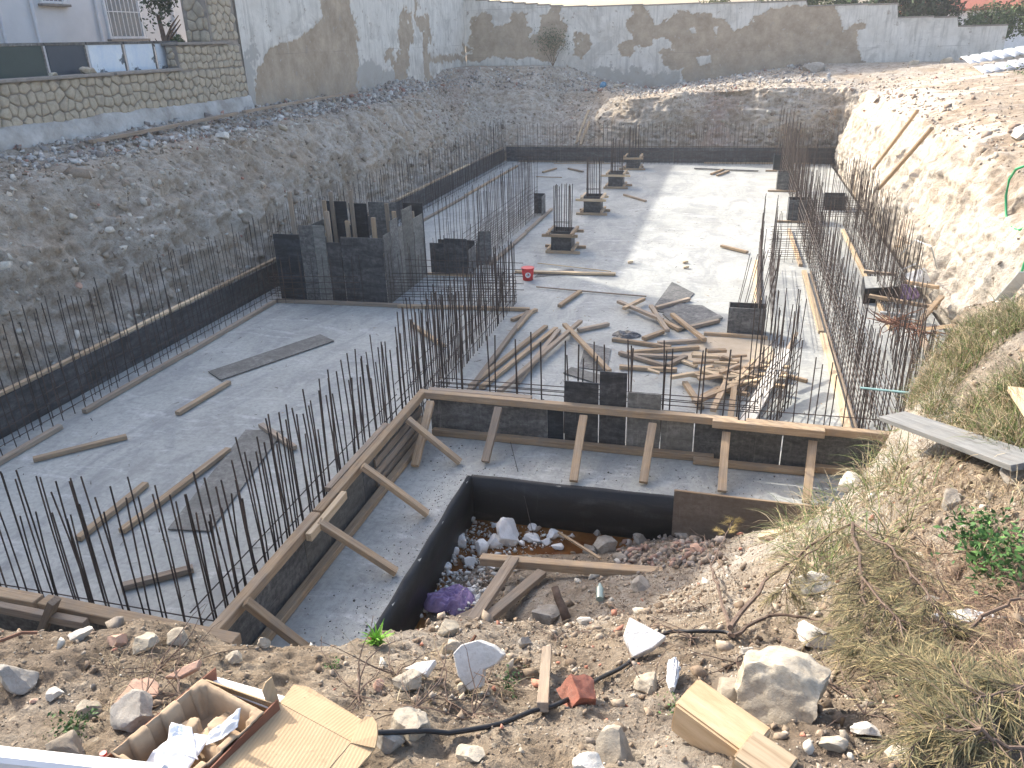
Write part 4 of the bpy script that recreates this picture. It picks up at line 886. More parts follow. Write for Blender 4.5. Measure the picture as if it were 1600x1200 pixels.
# glazed panels behind the coping
PAN = [((-13.95, 12.9), 1.9, (0.028, 0.055, 0.055), 'dark green panel of the low fence behind the stone wall'), ((-13.95, 14.85), 1.15, (0.035, 0.055, 0.08), 'dark blue panel of the low fence behind the stone wall'),
       ((-13.95, 16.05), 1.15, None, 'torn white and blue panel, first after the dark ones'), ((-13.95, 17.25), 1.05, None, 'pale blue panel, middle of the light ones'), ((-13.95, 18.35), .9, None, 'torn pale blue panel, last before the stone pier')]
t = NT('torn_blue_sheet'); co = t.coords(); f_ = t.noise(co, 2.3, 5, .7, .5)
M_TORN = t.done(t.mix(t.ramp(t.noise(co, 1.6, 5, .65), [(.60, 0.0), (.62, 1.0)]), t.ramp(f_, [(.3, (0.50, 0.60, 0.72)), (.7, (0.72, 0.77, 0.80))]), (0.09, 0.12, 0.15)), .4, f_, .2, .01, .4)
for (x_, y_), w, c_, lb in PAN:
    r_ = empty('fence_panel', (x_, y_+w/2, 4.55), lb, 'fence panel', 'panels behind the stone wall')
    m_ = MB(); m_.box(x_-.01, x_+.01, y_+.03, y_+w-.03, 4.4, 5.14); m_.obj('sheet', m_flat('panel_sheet', c_, .5) if c_ else M_TORN, r_)
    m_ = MB(); m_.box(x_-.03, x_+.03, y_, y_+w, 5.14, 5.2, .004); m_.obj('frame', M_PLYG, r_)
    m_ = MB(); m_.box(x_-.025, x_+.025, y_+w-.05, y_+w-.005, 4.4, 5.14, .004); m_.obj('frame', M_PLYG, r_)

# white house
hs = empty('house', (-19, 16, 3.4), 'white plastered house with barred windows behind the stone wall, top left', 'house')
M_HOUSE = m_simple('white_house_plaster', (0.60, 0.615, 0.63), (0.70, 0.71, 0.725), 1.5, .85, .2, .01)
mb = MB(); mb.box(-27, -19, -1, 27.05, 3.3, 14.35); mb.obj('wall', M_HOUSE, hs)
mb = MB(); mb.box(-27.2, -18.92, -1.2, 27.2, 14.35, 14.45); mb.obj('roof', M_MORTAR, hs)
for y_ in (18.9, 20.05, 22.55, 26.2, 16.0, 12.5):
    mb = MB(); mb.cyl((-18.92, y_, 3.4), (-18.92, y_, 14.3), .05, .05, 8); mb.obj('downpipe', M_ALU, hs)
def window(y0, y1, z0, z1, nb):
    fr = MB(); X0 = -18.99
    for (a, b, c, d) in ((y0, y1, z0, z0+.07), (y0, y1, z1-.07, z1), (y0, y0+.07, z0+.07, z1-.07), (y1-.07, y1, z0+.07, z1-.07)): fr.box(X0, X0+.07, a, b, c, d)
    w = fr.obj('window', M_WHITE, hs)
    p_ = MB(); p_.box(X0+.012, X0+.03, y0+.07, y1-.07, z0+.07, z1-.07); p_.obj('pane', m_flat('window_glass', (0.16, 0.19, 0.22), .15, .6), w)
    s_ = MB(); s_.box(X0, X0+.16, y0-.1, y1+.1, z0-.07, z0-.003, .01); s_.obj('sill', M_MORTAR, w)
    for i in range(nb):
        g = MB(); yy = y0+.05+(y1-y0-.1)*i/(nb-1); g.cyl((X0+.14, yy, z0-.02), (X0+.14, yy, z1+.05), .012, .012, 6); g.obj('grille_bar', M_WHITE, w)
    for i in range(3):
        g = MB(); zz_ = z0+.03+(z1-z0-.06)*i/2; g.cyl((X0+.14, y0, zz_), (X0+.14, y1, zz_), .014, .014, 6); g.obj('grille_bar', M_WHITE, w)
window(22.9, 24.55, 5.35, 6.9, 9); window(20.45, 21.35, 6.28, 7.4, 6); window(16.5, 17.6, 5.6, 7.0, 6)

# ---------------------------------------------------------------- vegetation helpers
def blades(name, base, az, tilt, length, width, droop, color, segs=4, mat=None):
    """curved tapering ribbons joined in one mesh; arrays of length N"""
    N = len(base); t_ = np.linspace(0, 1, segs+1); base = np.asarray(base)
    hx = np.cos(az); hy = np.sin(az); V_ = np.zeros((N, segs+1, 2, 3)); pos = base.copy(); ang = tilt.copy()
    side = np.stack([-hy, hx, np.zeros(N)], 1); sd_rot = RS.uniform(-.6, .6, N)
    side = side*np.cos(sd_rot)[:, None]+np.stack([hx*0, hx*0, np.ones(N)], 1)*np.sin(sd_rot)[:, None]
    for k in range(segs+1):
        w = width*(1-t_[k]**1.5*.92)/2
        V_[:, k, 0] = pos-side*w[:, None]; V_[:, k, 1] = pos+side*w[:, None]
        st_ = length/segs; pos = pos+np.stack([hx*np.cos(ang), hy*np.cos(ang), np.sin(ang)], 1)*st_[:, None]; ang = ang-droop/segs
    a = np.arange(N*(segs+1)*2).reshape(N, segs+1, 2)
    F = np.stack([a[:, :-1, 0], a[:, :-1, 1], a[:, 1:, 1], a[:, 1:, 0]], -1).reshape(-1, 4)
    C_ = np.repeat(np.asarray(color)[:, None, :], (segs+1)*2, 1).reshape(-1, 3)
    return mesh_np(name, V_.reshape(-1, 3), F, mat or M_BLADE, False, {'tint': C_})
def pal(N, cols, w=None, jit=.2):
    c = np.array(cols)[RS.choice(len(cols), N, p=w)]; return np.clip(c*(1+RS.uniform(-jit, jit, (N, 1))), 0, 1)
def put(name, me, loc=(0, 0, 0), parent=None):
    o = bpy.data.objects.new(name, me); o.location = loc; link(o, parent); return o
def leaves_mesh(name, P_, size, color, up=.3):
    N = len(P_); n_ = RS.normal(size=(N, 3)); n_[:, 2] += up; n_ /= np.linalg.norm(n_, axis=1, keepdims=True)
    a = np.cross(n_, RS.normal(size=(N, 3))); a /= np.linalg.norm(a, axis=1, keepdims=True); b = np.cross(n_, a); s_ = size[:, None]
    V_ = np.stack([P_-a*s_, P_-b*s_*.45+n_*s_*.12, P_+a*s_, P_+b*s_*.45+n_*s_*.12], 1)
    return mesh_np(name, V_.reshape(-1, 3), np.arange(4*N).reshape(N, 4), M_BLADE, False, {'tint': np.repeat(color, 4, 0)})
def crown(c, r, n, size, cols, clumps=14, seed=0):
    rs = np.random.RandomState(seed); P_ = []
    for k in range(clumps):
        d = rs.normal(size=3); d /= np.linalg.norm(d); cc = np.array(c)+d*np.array(r)*rs.uniform(.3, .85); q = rs.normal(size=(n//clumps, 3)); q /= np.linalg.norm(q, axis=1, keepdims=True)
        P_.append(cc+q*np.array(r)*rs.uniform(.22, .42)*rs.uniform(.6, 1.1, (len(q), 1)))
    P_ = np.concatenate(P_); return leaves_mesh('foliage', P_, rs.uniform(.6, 1.3, len(P_))*size, pal(len(P_), cols))
GREEN = [(0.045, 0.085, 0.028), (0.07, 0.12, 0.04), (0.03, 0.06, 0.022)]
def tree(x, y, z, h_, r, label, seed, cols=GREEN, n=5200, size=.09, cz=None, cat='tree', name='tree'):
    rt = empty(name, (x, y, z), label, cat); m_ = MB(); lim = random.Random(seed)
    m_.tube([(x, y, z-.2), (x+.05, y, z+h_*.35), (x+lim.uniform(-.2, .2), y, z+h_*.75)], .13, 8, .05)
    for k in range(7):
        a = lim.uniform(0, 6.28); zz_ = z+h_*lim.uniform(.35, .65); m_.tube([(x, y, zz_), (x+math.cos(a)*r*.4, y+math.sin(a)*r*.4, zz_+h_*.12), (x+math.cos(a)*r*.8, y+math.sin(a)*r*.8, zz_+h_*.2)], .045, 5, .012)
    m_.obj('trunk', M_BARK, rt)
    me = crown((x, y, cz or z+h_*.62), (r, r, h_*.42), n, size, cols, 26, seed); me.transform(Matrix.Translation((-x, -y, -z))); put('foliage', me, parent=rt); return rt
tree(5.2, 44.2, 3.5, 3.2, 1.3, 'dark bushy tree behind the back wall, left of the wall step', 1, size=.11)
tree(3.3, 45.0, 3.5, 3.1, 1.2, 'green shrub at the middle step of the back wall', 11, [(0.06, 0.09, 0.03), (0.09, 0.12, 0.04)], 4500, .09)
tree(-1.2, 45.0, 3.5, 3.1, 1.1, 'low yellow green shrub left of the other shrubs behind the back wall', 12, [(0.10, 0.13, 0.035), (0.14, 0.15, 0.05)], 3500, .09)
tree(8.0, 45.4, 3.5, 4.2, 2.0, 'widest dark tree behind the lower wall step', 2, [(0.02, 0.042, 0.022), (0.035, 0.07, 0.03), (0.014, 0.03, 0.016)], 8000, .11)
tree(1.5, 44.6, 3.5, 2.9, 1.7, 'yellow green shrub showing above the back wall coping', 3, [(0.10, 0.13, 0.035), (0.14, 0.15, 0.05), (0.06, 0.09, 0.03)], 5200, .09)
tree(11.4, 45, 3.5, 2.6, 1.4, 'light green tree before the red roof', 4, [(0.08, 0.13, 0.05), (0.11, 0.15, 0.06), (0.05, 0.09, 0.035)], 5000, .08)
tree(13.4, 44.0, 3.5, 3.4, 1.5, 'green tree at the top right corner of the photo', 5, [(0.07, 0.11, 0.04), (0.10, 0.14, 0.05), (0.04, 0.07, 0.03)], 7000, .08)
tree(11.1, 36.2, 3.3, 2.6, 1.0, 'leafy shrub hanging over the right end of the metal roof', 6, [(0.07, 0.11, 0.04), (0.10, 0.15, 0.05), (0.04, 0.07, 0.03)], 6000, .06, name='shrub', cat='shrub')
tree(-15.4, 20.75, 3.4, 3.3, .62, 'small thin tree standing before the white house', 7, [(0.03, 0.06, 0.035), (0.045, 0.08, 0.045)], 1300, .07, cz=6.6)
tree(-14.4, 20.0, 4.6, .7, .3, 'leafy plant behind the stone pier', 8, [(0.05, 0.09, 0.04), (0.07, 0.11, 0.05)], 1400, .06, cat='plant', name='plant')
# red roofed house far right
rh = empty('house', (17, 66, 3.3), 'distant white house with a red tiled roof at the top right', 'house')
mb = MB(); mb.box(12, 24, 64, 72, 3.2, 6.0); mb.obj('wall', M_WHITE, rh)
mb = MB(); mb.poly([(11.5, 63.5, 6.0), (24.5, 63.5, 6.0), (24.5, 67.8, 8.0), (11.5, 67.8, 8.0)], .15); mb.poly([(24.5, 72.5, 6.0), (11.5, 72.5, 6.0), (11.5, 68, 8.0), (24.5, 68, 8.0)], .15); mb.obj('roof', m_simple('red_tiles', (0.30, 0.09, 0.055), (0.40, 0.14, 0.09), 8, .8, .6, .03), rh)
# metal roof sheets
rs_ = empty('metal_roof', (9.5, 36.5, 3.4), 'bright corrugated metal roof sheets lying at the top right of the bank', 'metal roof')
def corr(P0, ax, bx, n, mat):
    P0 = np.array(P0); ax = np.array(ax); bx = np.array(bx); up = np.cross(ax, bx); up /= np.linalg.norm(up); prof = [(0, 0), (.62, 0), (.70, .045), (.86, .045), (.94, 0), (1, 0)]; v_ = []
    for i in range(n):
        for (s_, h_) in prof[:-1]: 
            for r_ in (0, 1): v_.append(P0+ax*((i+s_)/n)+bx*r_+up*h_)
    f_ = grid_faces(len(v_)//2, 2); me = mesh_np('roof_sheet', np.array(v_)-np.array([9.5, 36.5, 3.4]), f_, mat); return me
M_GALV = m_flat('galvanised_sheet', (0.62, 0.63, 0.65), .35, .5, .3)
A0 = WY(1500, 89, 38.2); A1 = WY(1592, 73, 38.2); B0 = WY(1532, 111, 35.2); Bm = (A0+B0)/2
w_ = (A1-A0)*1.15
for (p_, dd) in ((A0, (B0-A0)*.5), (A0+(B0-A0)*.47+np.array([.12, -.05, -.10]), (B0-A0)*.55)):
    o = bpy.data.objects.new('roof_sheet', corr(p_, w_, dd, 6, M_GALV)); link(o, rs_); md = o.modifiers.new('thickness', 'SOLIDIFY'); md.thickness = .01
mb = MB(); mb.beam(A0+np.array([0, 0, -.08]), A1+np.array([0, 0, -.08]), .05, .08); mb.beam(B0+np.array([0.1, 0, -.12]), B0+w_+np.array([0, 0, -.12]), .05, .1); mb.obj('batten', M_TIMBERG, rs_)

# ---------------------------------------------------------------- rocks and rubble
def chunk(seed, n=9, flat=.7):
    rs = np.random.RandomState(seed); q = rs.normal(size=(n, 3)); q /= np.linalg.norm(q, axis=1, keepdims=True); q *= rs.uniform(.8, 1.1, (n, 1))*np.array([1, rs.uniform(.6, .95), flat*rs.uniform(.7, 1.1)])
    bm = bmesh.new(); [bm.verts.new(tuple(p)) for p in q]; r = bmesh.ops.convex_hull(bm, input=bm.verts); bmesh.ops.triangulate(bm, faces=bm.faces); bm.verts.ensure_lookup_table(); bm.verts.index_update()
    loose_ = [v for v in bm.verts if not v.link_faces]; bmesh.ops.delete(bm, geom=loose_, context='VERTS'); bm.verts.index_update()
    bmesh.ops.recalc_face_normals(bm, faces=bm.faces)
    V_ = np.array([v.co[:] for v in bm.verts]); F_ = np.array([[v.index for v in f.verts] for f in bm.faces]); bm.free(); return V_, F_
CH = [chunk(s_, 8+s_ % 4) for s_ in range(14)]
SOILC = [(0.28, 0.22, 0.16), (0.36, 0.295, 0.225), (0.22, 0.165, 0.118), (0.44, 0.385, 0.31), (0.58, 0.54, 0.46), (0.31, 0.27, 0.225)]
def rubble(name, P_, size, cols, w=None, squash=None, kind='stuff', label=None, cat=None, sink=.2):
    Vs = []; Fs = []; Cs = []; off = 0; vi = RS.randint(0, len(CH), len(P_)); an = RS.uniform(0, 6.28, len(P_)); tl = RS.uniform(-.5, .5, len(P_)); C_ = pal(len(P_), cols, w)
    for k in range(len(CH)):
        I = np.where(vi == k)[0]
        if not len(I): continue
        v, f = CH[k]; c_, s_ = np.cos(an[I])[:, None], np.sin(an[I])[:, None]; ct, s2 = np.cos(tl[I])[:, None], np.sin(tl[I])[:, None]
        x, y, z = v[None, :, 0]*ct-v[None, :, 2]*s2, v[None, :, 1]+0*ct, v[None, :, 0]*s2+v[None, :, 2]*ct
        q = np.stack([x*c_-y*s_, x*s_+y*c_, z], -1)*size[I][:, None, None]+P_[I][:, None, :]; q[..., 2] += (size[I]*(.45-sink))[:, None]
        Vs.append(q.reshape(-1, 3)); Fs.append((f[None]+(np.arange(len(I))*len(v))[:, None, None]).reshape(-1, 3)+off); Cs.append(np.repeat(C_[I], len(v), 0)); off += len(I)*len(v)
    me = mesh_np(name, np.concatenate(Vs), np.concatenate(Fs), M_RUBBLE, False, {'tint': np.concatenate(Cs)}); o = put(name, me); return tag(o, label, cat, kind=kind)
# foreground pebbles and clods
Yv = FGV[:, 1]; Xv = FGV[:, 0]; ok = (Yv > .9) & (Yv < 9.5) & (Xv > -4.6) & (Xv < 4.6) & (FGV[:, 2] > -.66)
area = np.clip(Yv, 1.2, None)**1.0*np.exp(.9*fbm(Xv*1.5, Yv*1.5, 0*Xv, 3, 77)*2)*ok*np.where(Yv > 5, .5, 1); area /= area.sum()
I = RS.choice(len(FGV), 15000, p=area); sz = np.clip(RS.lognormal(-4.75, .62, len(I)), .004, .045); sz *= np.clip(.8+.12*Yv[I], .8, 1.6)
rubble('rubble', FGV[I], sz, SOILC+[(0.42, 0.20, 0.14)], [.3, .2, .26, .1, .05, .06, .03], label='small stones and clods of earth over the near ground', cat='rubble')
I = RS.choice(len(FGV), 60000, p=area); sz = RS.uniform(.002, .006, len(I))*np.clip(.8+.2*Yv[I], 1, 2)
rubble('grit', FGV[I], sz, SOILC[:5], [.3, .25, .25, .12, .08], label='grit and crumbs of soil over the near ground', cat='grit')
# pit corner rubble
def pick(poly, n, cond=None, src=None):
    src = FGV if src is None else src; u, v = project(src); m = inpoly(u, v, poly)
    if cond is not None: m &= cond(src)
    I_ = np.where(m)[0]; return src[RS.choice(I_, n, replace=len(I_) < n)]
P_ = pick([(985, 835), (1060, 825), (1130, 830), (1125, 885), (1040, 890), (960, 880)], 420); rubble('rubble', P_+RS.uniform(-.03, .03, P_.shape), RS.uniform(.02, .075, len(P_)), [(0.32, 0.27, 0.22), (0.38, 0.33, 0.29), (0.27, 0.22, 0.18), (0.36, 0.24, 0.19)], label='heap of brown stones in the pit against the brown board', cat='rubble')
P_ = pick([(690, 830), (760, 810), (870, 830), (900, 850), (800, 870), (760, 960), (690, 960), (650, 970)], 1100, lambda s: s[:, 1] < 8.05); P_[:, 2] = np.maximum(P_[:, 2], -.615); rubble('debris', P_+RS.uniform(-.02, .02, P_.shape)+np.array([0, 0, .03]), np.clip(RS.lognormal(-4.1, .65, len(P_)), .006, .06), [(0.72, 0.72, 0.70), (0.5, 0.48, 0.44), (0.36, 0.30, 0.25), (0.62, 0.60, 0.56)], label='scattered white plaster crumbs by the muddy water', cat='debris')
# bank rubble
flat = PPd.reshape(-1, 3); T_ = np.broadcast_to(tv, PZ.shape).ravel(); Sx = np.repeat(S, len(tv)); st_f = steep.ravel()
wt = (T_ > 1.2)*(T_ < 7.1)*np.where(T_ > 5.0, 2.5, 1.0)*np.exp(1.6*fbm(flat[:, 0]*.7, flat[:, 1]*.7, flat[:, 2]*.7, 3, 91)*1.5)*(flat[:, 1] > 4)*np.where(flat[:, 1] > 35.2, 2.0, 1.0)*np.where(flat[:, 0] > 4.0, np.where(flat[:, 2] < 2.4, .03, .35), 1.2); wt /= wt.sum()
I = RS.choice(len(flat), 11000, p=wt); sz = np.clip(RS.lognormal(-3.5, .5, len(I)), .012, .12)
rubble('rubble', flat[I], sz, [(0.31, 0.262, 0.205), (0.40, 0.352, 0.29), (0.25, 0.205, 0.16), (0.50, 0.455, 0.39), (0.62, 0.59, 0.54), (0.35, 0.19, 0.15)], [.27, .26, .2, .15, .09, .03], label='broken stones and rubble over the earth banks', cat='rubble')
I = RS.choice(np.where((T_ > 5.6) & (T_ < 7.0) & (flat[:, 1] > 12) & (flat[:, 0] < 4.0))[0], 4600); rubble('rubble', flat[I], np.clip(RS.lognormal(-2.95, .5, len(I)), .02, .17), [(0.34, 0.32, 0.30), (0.43, 0.41, 0.38), (0.56, 0.54, 0.51), (0.24, 0.21, 0.19), (0.34, 0.20, 0.16)], [.3, .3, .2, .15, .05], label='grey rubble heaped along the foot of the boundary walls', cat='rubble')

mB = (T_ > 1.4) & (T_ < 5.4) & (flat[:, 0] < 3.5) & (flat[:, 1] > 5); wB = mB*np.exp(3.2*fbm(flat[:, 0]*.5, flat[:, 1]*.5, flat[:, 2]*.9, 3, 93)); wB /= wB.sum()
I = RS.choice(len(flat), 1500, p=wB); rubble('rubble', flat[I], np.clip(RS.lognormal(-2.45, .38, len(I)), .05, .24), [(0.33, 0.28, 0.22), (0.42, 0.37, 0.30), (0.28, 0.23, 0.18), (0.52, 0.48, 0.41)], label='larger blocks of stone bedded in the shaded banks', cat='rubble', sink=.6)
mB = (T_ > 4.7) & (T_ < 7.2) & (flat[:, 0] > 4.2) & (flat[:, 1] < 40); I = RS.choice(np.where(mB)[0], 1700); rubble('rubble', flat[I], np.clip(RS.lognormal(-3.4, .6, len(I)), .015, .2), [(0.32, 0.245, 0.19), (0.38, 0.305, 0.24), (0.48, 0.42, 0.34), (0.25, 0.19, 0.145)], label='brown stones on the slope above the bright cliff', cat='rubble', sink=.4)
def rock(seed, c, size, mat, label, cat='rock', name='rock', group=None, planes=11, sub=4, rot=0.0, rough=.10, rq=None, cubic=0.0):
    """boulder: sphere cut by random planes, then roughened; size = half extents"""
    rs = np.random.RandomState(seed); bm = bmesh.new(); bmesh.ops.create_icosphere(bm, subdivisions=sub, radius=1.0)
    V_ = np.array([v.co[:] for v in bm.verts])
    if cubic:
        for ax in range(3): V_[:, ax] = np.sign(V_[:, ax])*np.minimum(np.abs(V_[:, ax])*1.5, .72+.1*rs.rand())
    for k in range(planes):
        n_ = rs.normal(size=3); n_ /= np.linalg.norm(n_); d_ = rs.uniform(.48, .78); e = V_ @ n_-d_; V_ -= np.clip(e, 0, None)[:, None]*n_
    f_ = rough*fbm(V_[:, 0]*2.2+seed, V_[:, 1]*2.2, V_[:, 2]*2.2, 5, seed); V_ *= (1+f_*2)[:, None]
    V_ *= np.array(size)
    R_ = Euler(rq or (rs.uniform(-.25, .25), rs.uniform(-.25, .25), rot)).to_matrix(); V_ = V_ @ np.array(R_).T
    for v, q in zip(bm.verts, V_): v.co = q
    me = bpy.data.meshes.new(name); bm.to_mesh(me); bm.free(); me.materials.append(mat); me.polygons.foreach_set('use_smooth', [True]*len(me.polygons))
    try: me.set_sharp_from_angle(angle=math.radians(28))
    except Exception: pass
    o = bpy.data.objects.new(name, me); c = np.array(c, float); o.location = (c[0], c[1], c[2]+size[2]*.35); COL.objects.link(o); return tag(o, label, cat, group)
def rk(u, v, wpx, hpx, mat, label, seed, depth=None, **kw):
    """rock lying at the ground point seen at (u,v=its foot)"""
    p = G(u, v)
    if p[2] < -.585 and p[1] > 5: p = W(u, v, -.595)
    D = np.linalg.norm(p-EYE); a = wpx/2*D/CF; b = hpx/2*D/CF; return rock(seed, p+np.array([0, a*.3, 0]), (a, depth or (a+b)*.5, b*.9), mat, label, **kw)
rk(642, 1150, 64, 66, M_ROCK, 'pointed pale limestone rock right of the cardboard flap', 1); rk(604, 1172, 46, 44, M_ROCKG, 'grey rock touching the cardboard, under the black hose', 2)
rk(630, 1078, 60, 40, M_ROCK, 'broken rock with a cream face among dry roots', 3); rk(960, 1190, 60, 70, M_ROCK, 'tall pale rock at the bottom middle of the photo', 4, planes=7)
rk(925, 1215, 60, 40, M_ROCKW, 'white stone cut by the bottom edge of the photo', 5); rk(1008, 1080, 50, 36, M_ROCK, 'cream stone under the can, with a flat top', 6)
rk(1143, 1095, 60, 40, M_ROCK, 'cream stone behind the sawn timber block', 7); rk(1222, 1130, 160, 140, M_ROCK, 'biggest boulder, pale top and grey front, right foreground', 8, sub=5, planes=12, rough=.13)
rk(208, 1130, 62, 58, M_ROCKG, 'smooth grey stone left of the cardboard tray', 9); rk(207, 1095, 70, 26, M_TERRA, 'long flat pink tile fragment above the smooth grey stone', 10, rot=.5, cubic=1)
rk(122, 1003, 38, 24, M_ROCKW, 'white stone on the crest of the near heap at left', 11); rk(180, 1010, 34, 26, M_TERRA, 'brownish brick bit on the crest of the near heap', 12, cubic=1)
rk(222, 1014, 50, 34, M_WSTONE, 'porous yellow block on the crest of the near heap', 13, cubic=1, rot=.4); rk(275, 1005, 40, 26, M_ROCK, 'round cream stone right of the yellow block', 14)
rk(15, 1075, 60, 44, M_ROCKG, 'grey boulder at the left edge of the photo', 15); rk(98, 1180, 56, 34, M_ROCK, 'low cream stone above the white rail', 16); rk(85, 1090, 24, 20, M_ROCKW, 'small oval white stone on the near heap', 17)
rk(52, 1098, 12, 9, M_TERRA, 'tiny orange brick crumb on the near heap', 18); rk(135, 1118, 34, 24, M_ROCK, 'pale stone with weeds beside it on the near heap', 19)
rk(1488, 792, 32, 38, M_ROCKG, 'upright grey stone in the dry grass of the mound', 20); rk(1455, 948, 34, 26, M_ROCKG, 'grey stone behind the white slab at right', 21)
rk(1493, 943, 20, 18, M_TERRA, 'terracotta pebble right of the grey stone', 22); rk(1446, 920, 18, 20, M_TERRA, 'terracotta pebble above the grey stone', 23)
rk(700, 992, 40, 34, M_WSTONE, 'porous cream lump at the crest by the purple cloth', 24); rk(705, 1023, 34, 28, M_ROCK, 'round stone below the porous cream lump', 25); rk(365, 1033, 32, 18, M_ROCK, 'cream stone at the crest by the black gap', 26)
rk(590, 1078, 24, 18, M_TERRA, 'pink brick pebble left of the broken rock', 27); rk(720, 1082, 20, 20, M_WSTONE, 'ochre pebble beside the leaning marble', 28); rk(1165, 1025, 24, 20, M_ROCKG, 'grey pebble at the shrub root', 29)
rk(1270, 925, 70, 36, M_ROCKW, 'bright white rock half hidden by the conifer branch', 30, ); rk(1270, 1010, 60, 50, M_ROCKW, 'white chalk lump beneath the conifer branch', 31); rk(1355, 1150, 50, 24, M_ROCKW, 'white stone at the bottom right', 32)
rk(1325, 770, 46, 40, M_ROCKW, 'white chalk nose at the rim of the mound', 33); rk(1420, 1195, 60, 24, M_ROCK, 'pale stone at the bottom right edge, right of the timber block', 34); rk(1590, 760, 44, 44, M_ROCKG, 'grey stone beside the crumpled clear bag', 35)
rk(1505, 1050, 50, 22, M_BRICK, 'dull pink brick end in the dead twigs', 36, cubic=1); rk(800, 930, 36, 18, M_ROCKG, 'brown rock sitting behind the crossed timbers', 37)
rk(855, 975, 54, 40, M_ROCKG, 'grey brick shaped rock at the foot of the broken root', 38, cubic=1); rk(1000, 922, 40, 24, M_ROCKG, 'round dark boulder in the pit slope', 39); rk(820, 1010, 22, 22, M_ROCKG, 'blue grey cobble on the pit slope', 40)
rk(910, 975, 28, 14, M_ROCKW, 'white chip on the crest above the pit', 41); rk(410, 1010, 22, 14, M_ROCK, 'small stone at the crest beside the gap', 42); rk(735, 1190, 50, 30, M_ROCK, 'flat tan stone left of the bottom edge rock', 43); rk(1300, 1170, 40, 26, M_ROCK, 'rounded tan stone right of the timber block', 44)
# rocks in the pit
for i, (u, v, a, b, m, lb) in enumerate(((718, 852, 24, 24, M_STYRO, 'white lump nearest the left wall of the pit'), (773, 855, 26, 24, M_STYRO, 'white lump between the water and the long plank'), (793, 848, 32, 48, M_STYRO, 'tall white lump under the blue bag'),
   (830, 847, 24, 16, M_STYRO, 'flat white lump right of the tall one'), (863, 841, 18, 16, M_STYRO, 'white lump at the top of the thin stick'), (870, 858, 16, 12, M_STYRO, 'small white lump below the thin stick top'), (853, 850, 14, 14, M_STYRO, 'little white lump between its larger neighbours'),
   (751, 866, 18, 30, M_STYRO, 'long white lump beside the plank end'), (733, 882, 16, 20, M_STYRO, 'squared white block left of the plank end'), (769, 892, 18, 12, M_STYRO, 'squared white block under the plank end'), (711, 866, 14, 12, M_STYRO, 'white crumb left of the squared block'),
   (694, 888, 16, 14, M_STYRO, 'white lump close to the black wall'), (713, 928, 20, 20, M_STYRO, 'white lump above the purple cloth'), (731, 934, 22, 22, M_STYRO, 'largest white lump beside the purple cloth'), (741, 924, 16, 12, M_STYRO, 'white lump touching the short timber'),
   (727, 820, 16, 12, M_ROCK, 'dirty lump in the corner of the muddy water'), (772, 824, 10, 8, M_STYRO, 'tiny white lump in the muddy water, left'), (831, 828, 12, 12, M_STYRO, 'small white lump in the muddy water, middle'), (933, 834, 18, 14, M_ROCKG, 'grey stone standing in the muddy water'),
   (944, 862, 42, 28, M_ROCKG, 'largest brown rock at the edge of the muddy water'), (921, 864, 26, 14, M_ROCKG, 'flat rock left of the largest brown rock'), (970, 878, 26, 20, M_ROCKG, 'rounded rock just above the long plank'), (998, 850, 24, 22, M_ROCKG, 'upright rock below the black wall'),
   (1068, 843, 26, 20, M_ROCKG, 'round rock under the brown board'), (1088, 865, 30, 14, M_TERRA, 'reddish brick piece under the brown board'), (965, 880, 14, 10, M_ROCKW, 'white scrap at the middle of the long plank'))):
    rk(u, v, a*(1.3 if m is M_STYRO else 1.15), b*(1.3 if m is M_STYRO else 1.15), m, lb, 60+i, sub=4 if a > 20 else 3)
# rocks on banks
def wk(p, s_, mat, label, seed): 
    z = bank_h(p[0], p[1]); return rock(seed, (p[0], p[1], z), (s_, s_*.8, s_*.65), mat, label, sub=3)
wk(WX(352, 232, -12.0), .22, M_ROCKW, 'white split boulder on the edge of the left bank', 120); wk(WX(230, 412, -10.9), .16, M_ROCKW, 'white lump half way down the left bank', 121)
wk(WX(440, 215, -11.8), .2, M_ROCK, 'leaning pale slab on the left bank edge', 122); wk(WX(118, 437, -10.7), .1, M_TERRA, 'orange tile bit in the left bank', 123)
for k, (y_, s_) in enumerate(((15.6, .17), (14.6, .09))): rock(130+k, (-13.65, y_, 4.56), (s_, s_*1.3, s_*.8), M_ROCK, ('larger pale boulder on the coping of the stone wall', 'smaller pale stone on the coping of the stone wall')[k], sub=3)
for k, (u, v, s_, lb) in enumerate(((1480, 92, .25, 'pale boulder at the foot of the right end of the back wall'), (1425, 108, .2, 'pale stone on the rubble left of the end boulder'), (968, 148, .22, 'rounded stone in the rubble below the back wall'), (1270, 103, .4, 'long grey slab at the foot of the back wall'))):
    p = WY(u, v, 40.5); z = bank_h(p[0], p[1]); rock(140+k, (p[0], p[1], z), (s_*1.4, s_, s_*.7), M_ROCK if k < 3 else M_ROCKG, lb, sub=3)
rock(150, (5.75, 19.0, bank_h(5.75, 19.0)), (.3, .35, .2), M_ROCKW, 'big cream block sticking out above the bright cliff', sub=3)

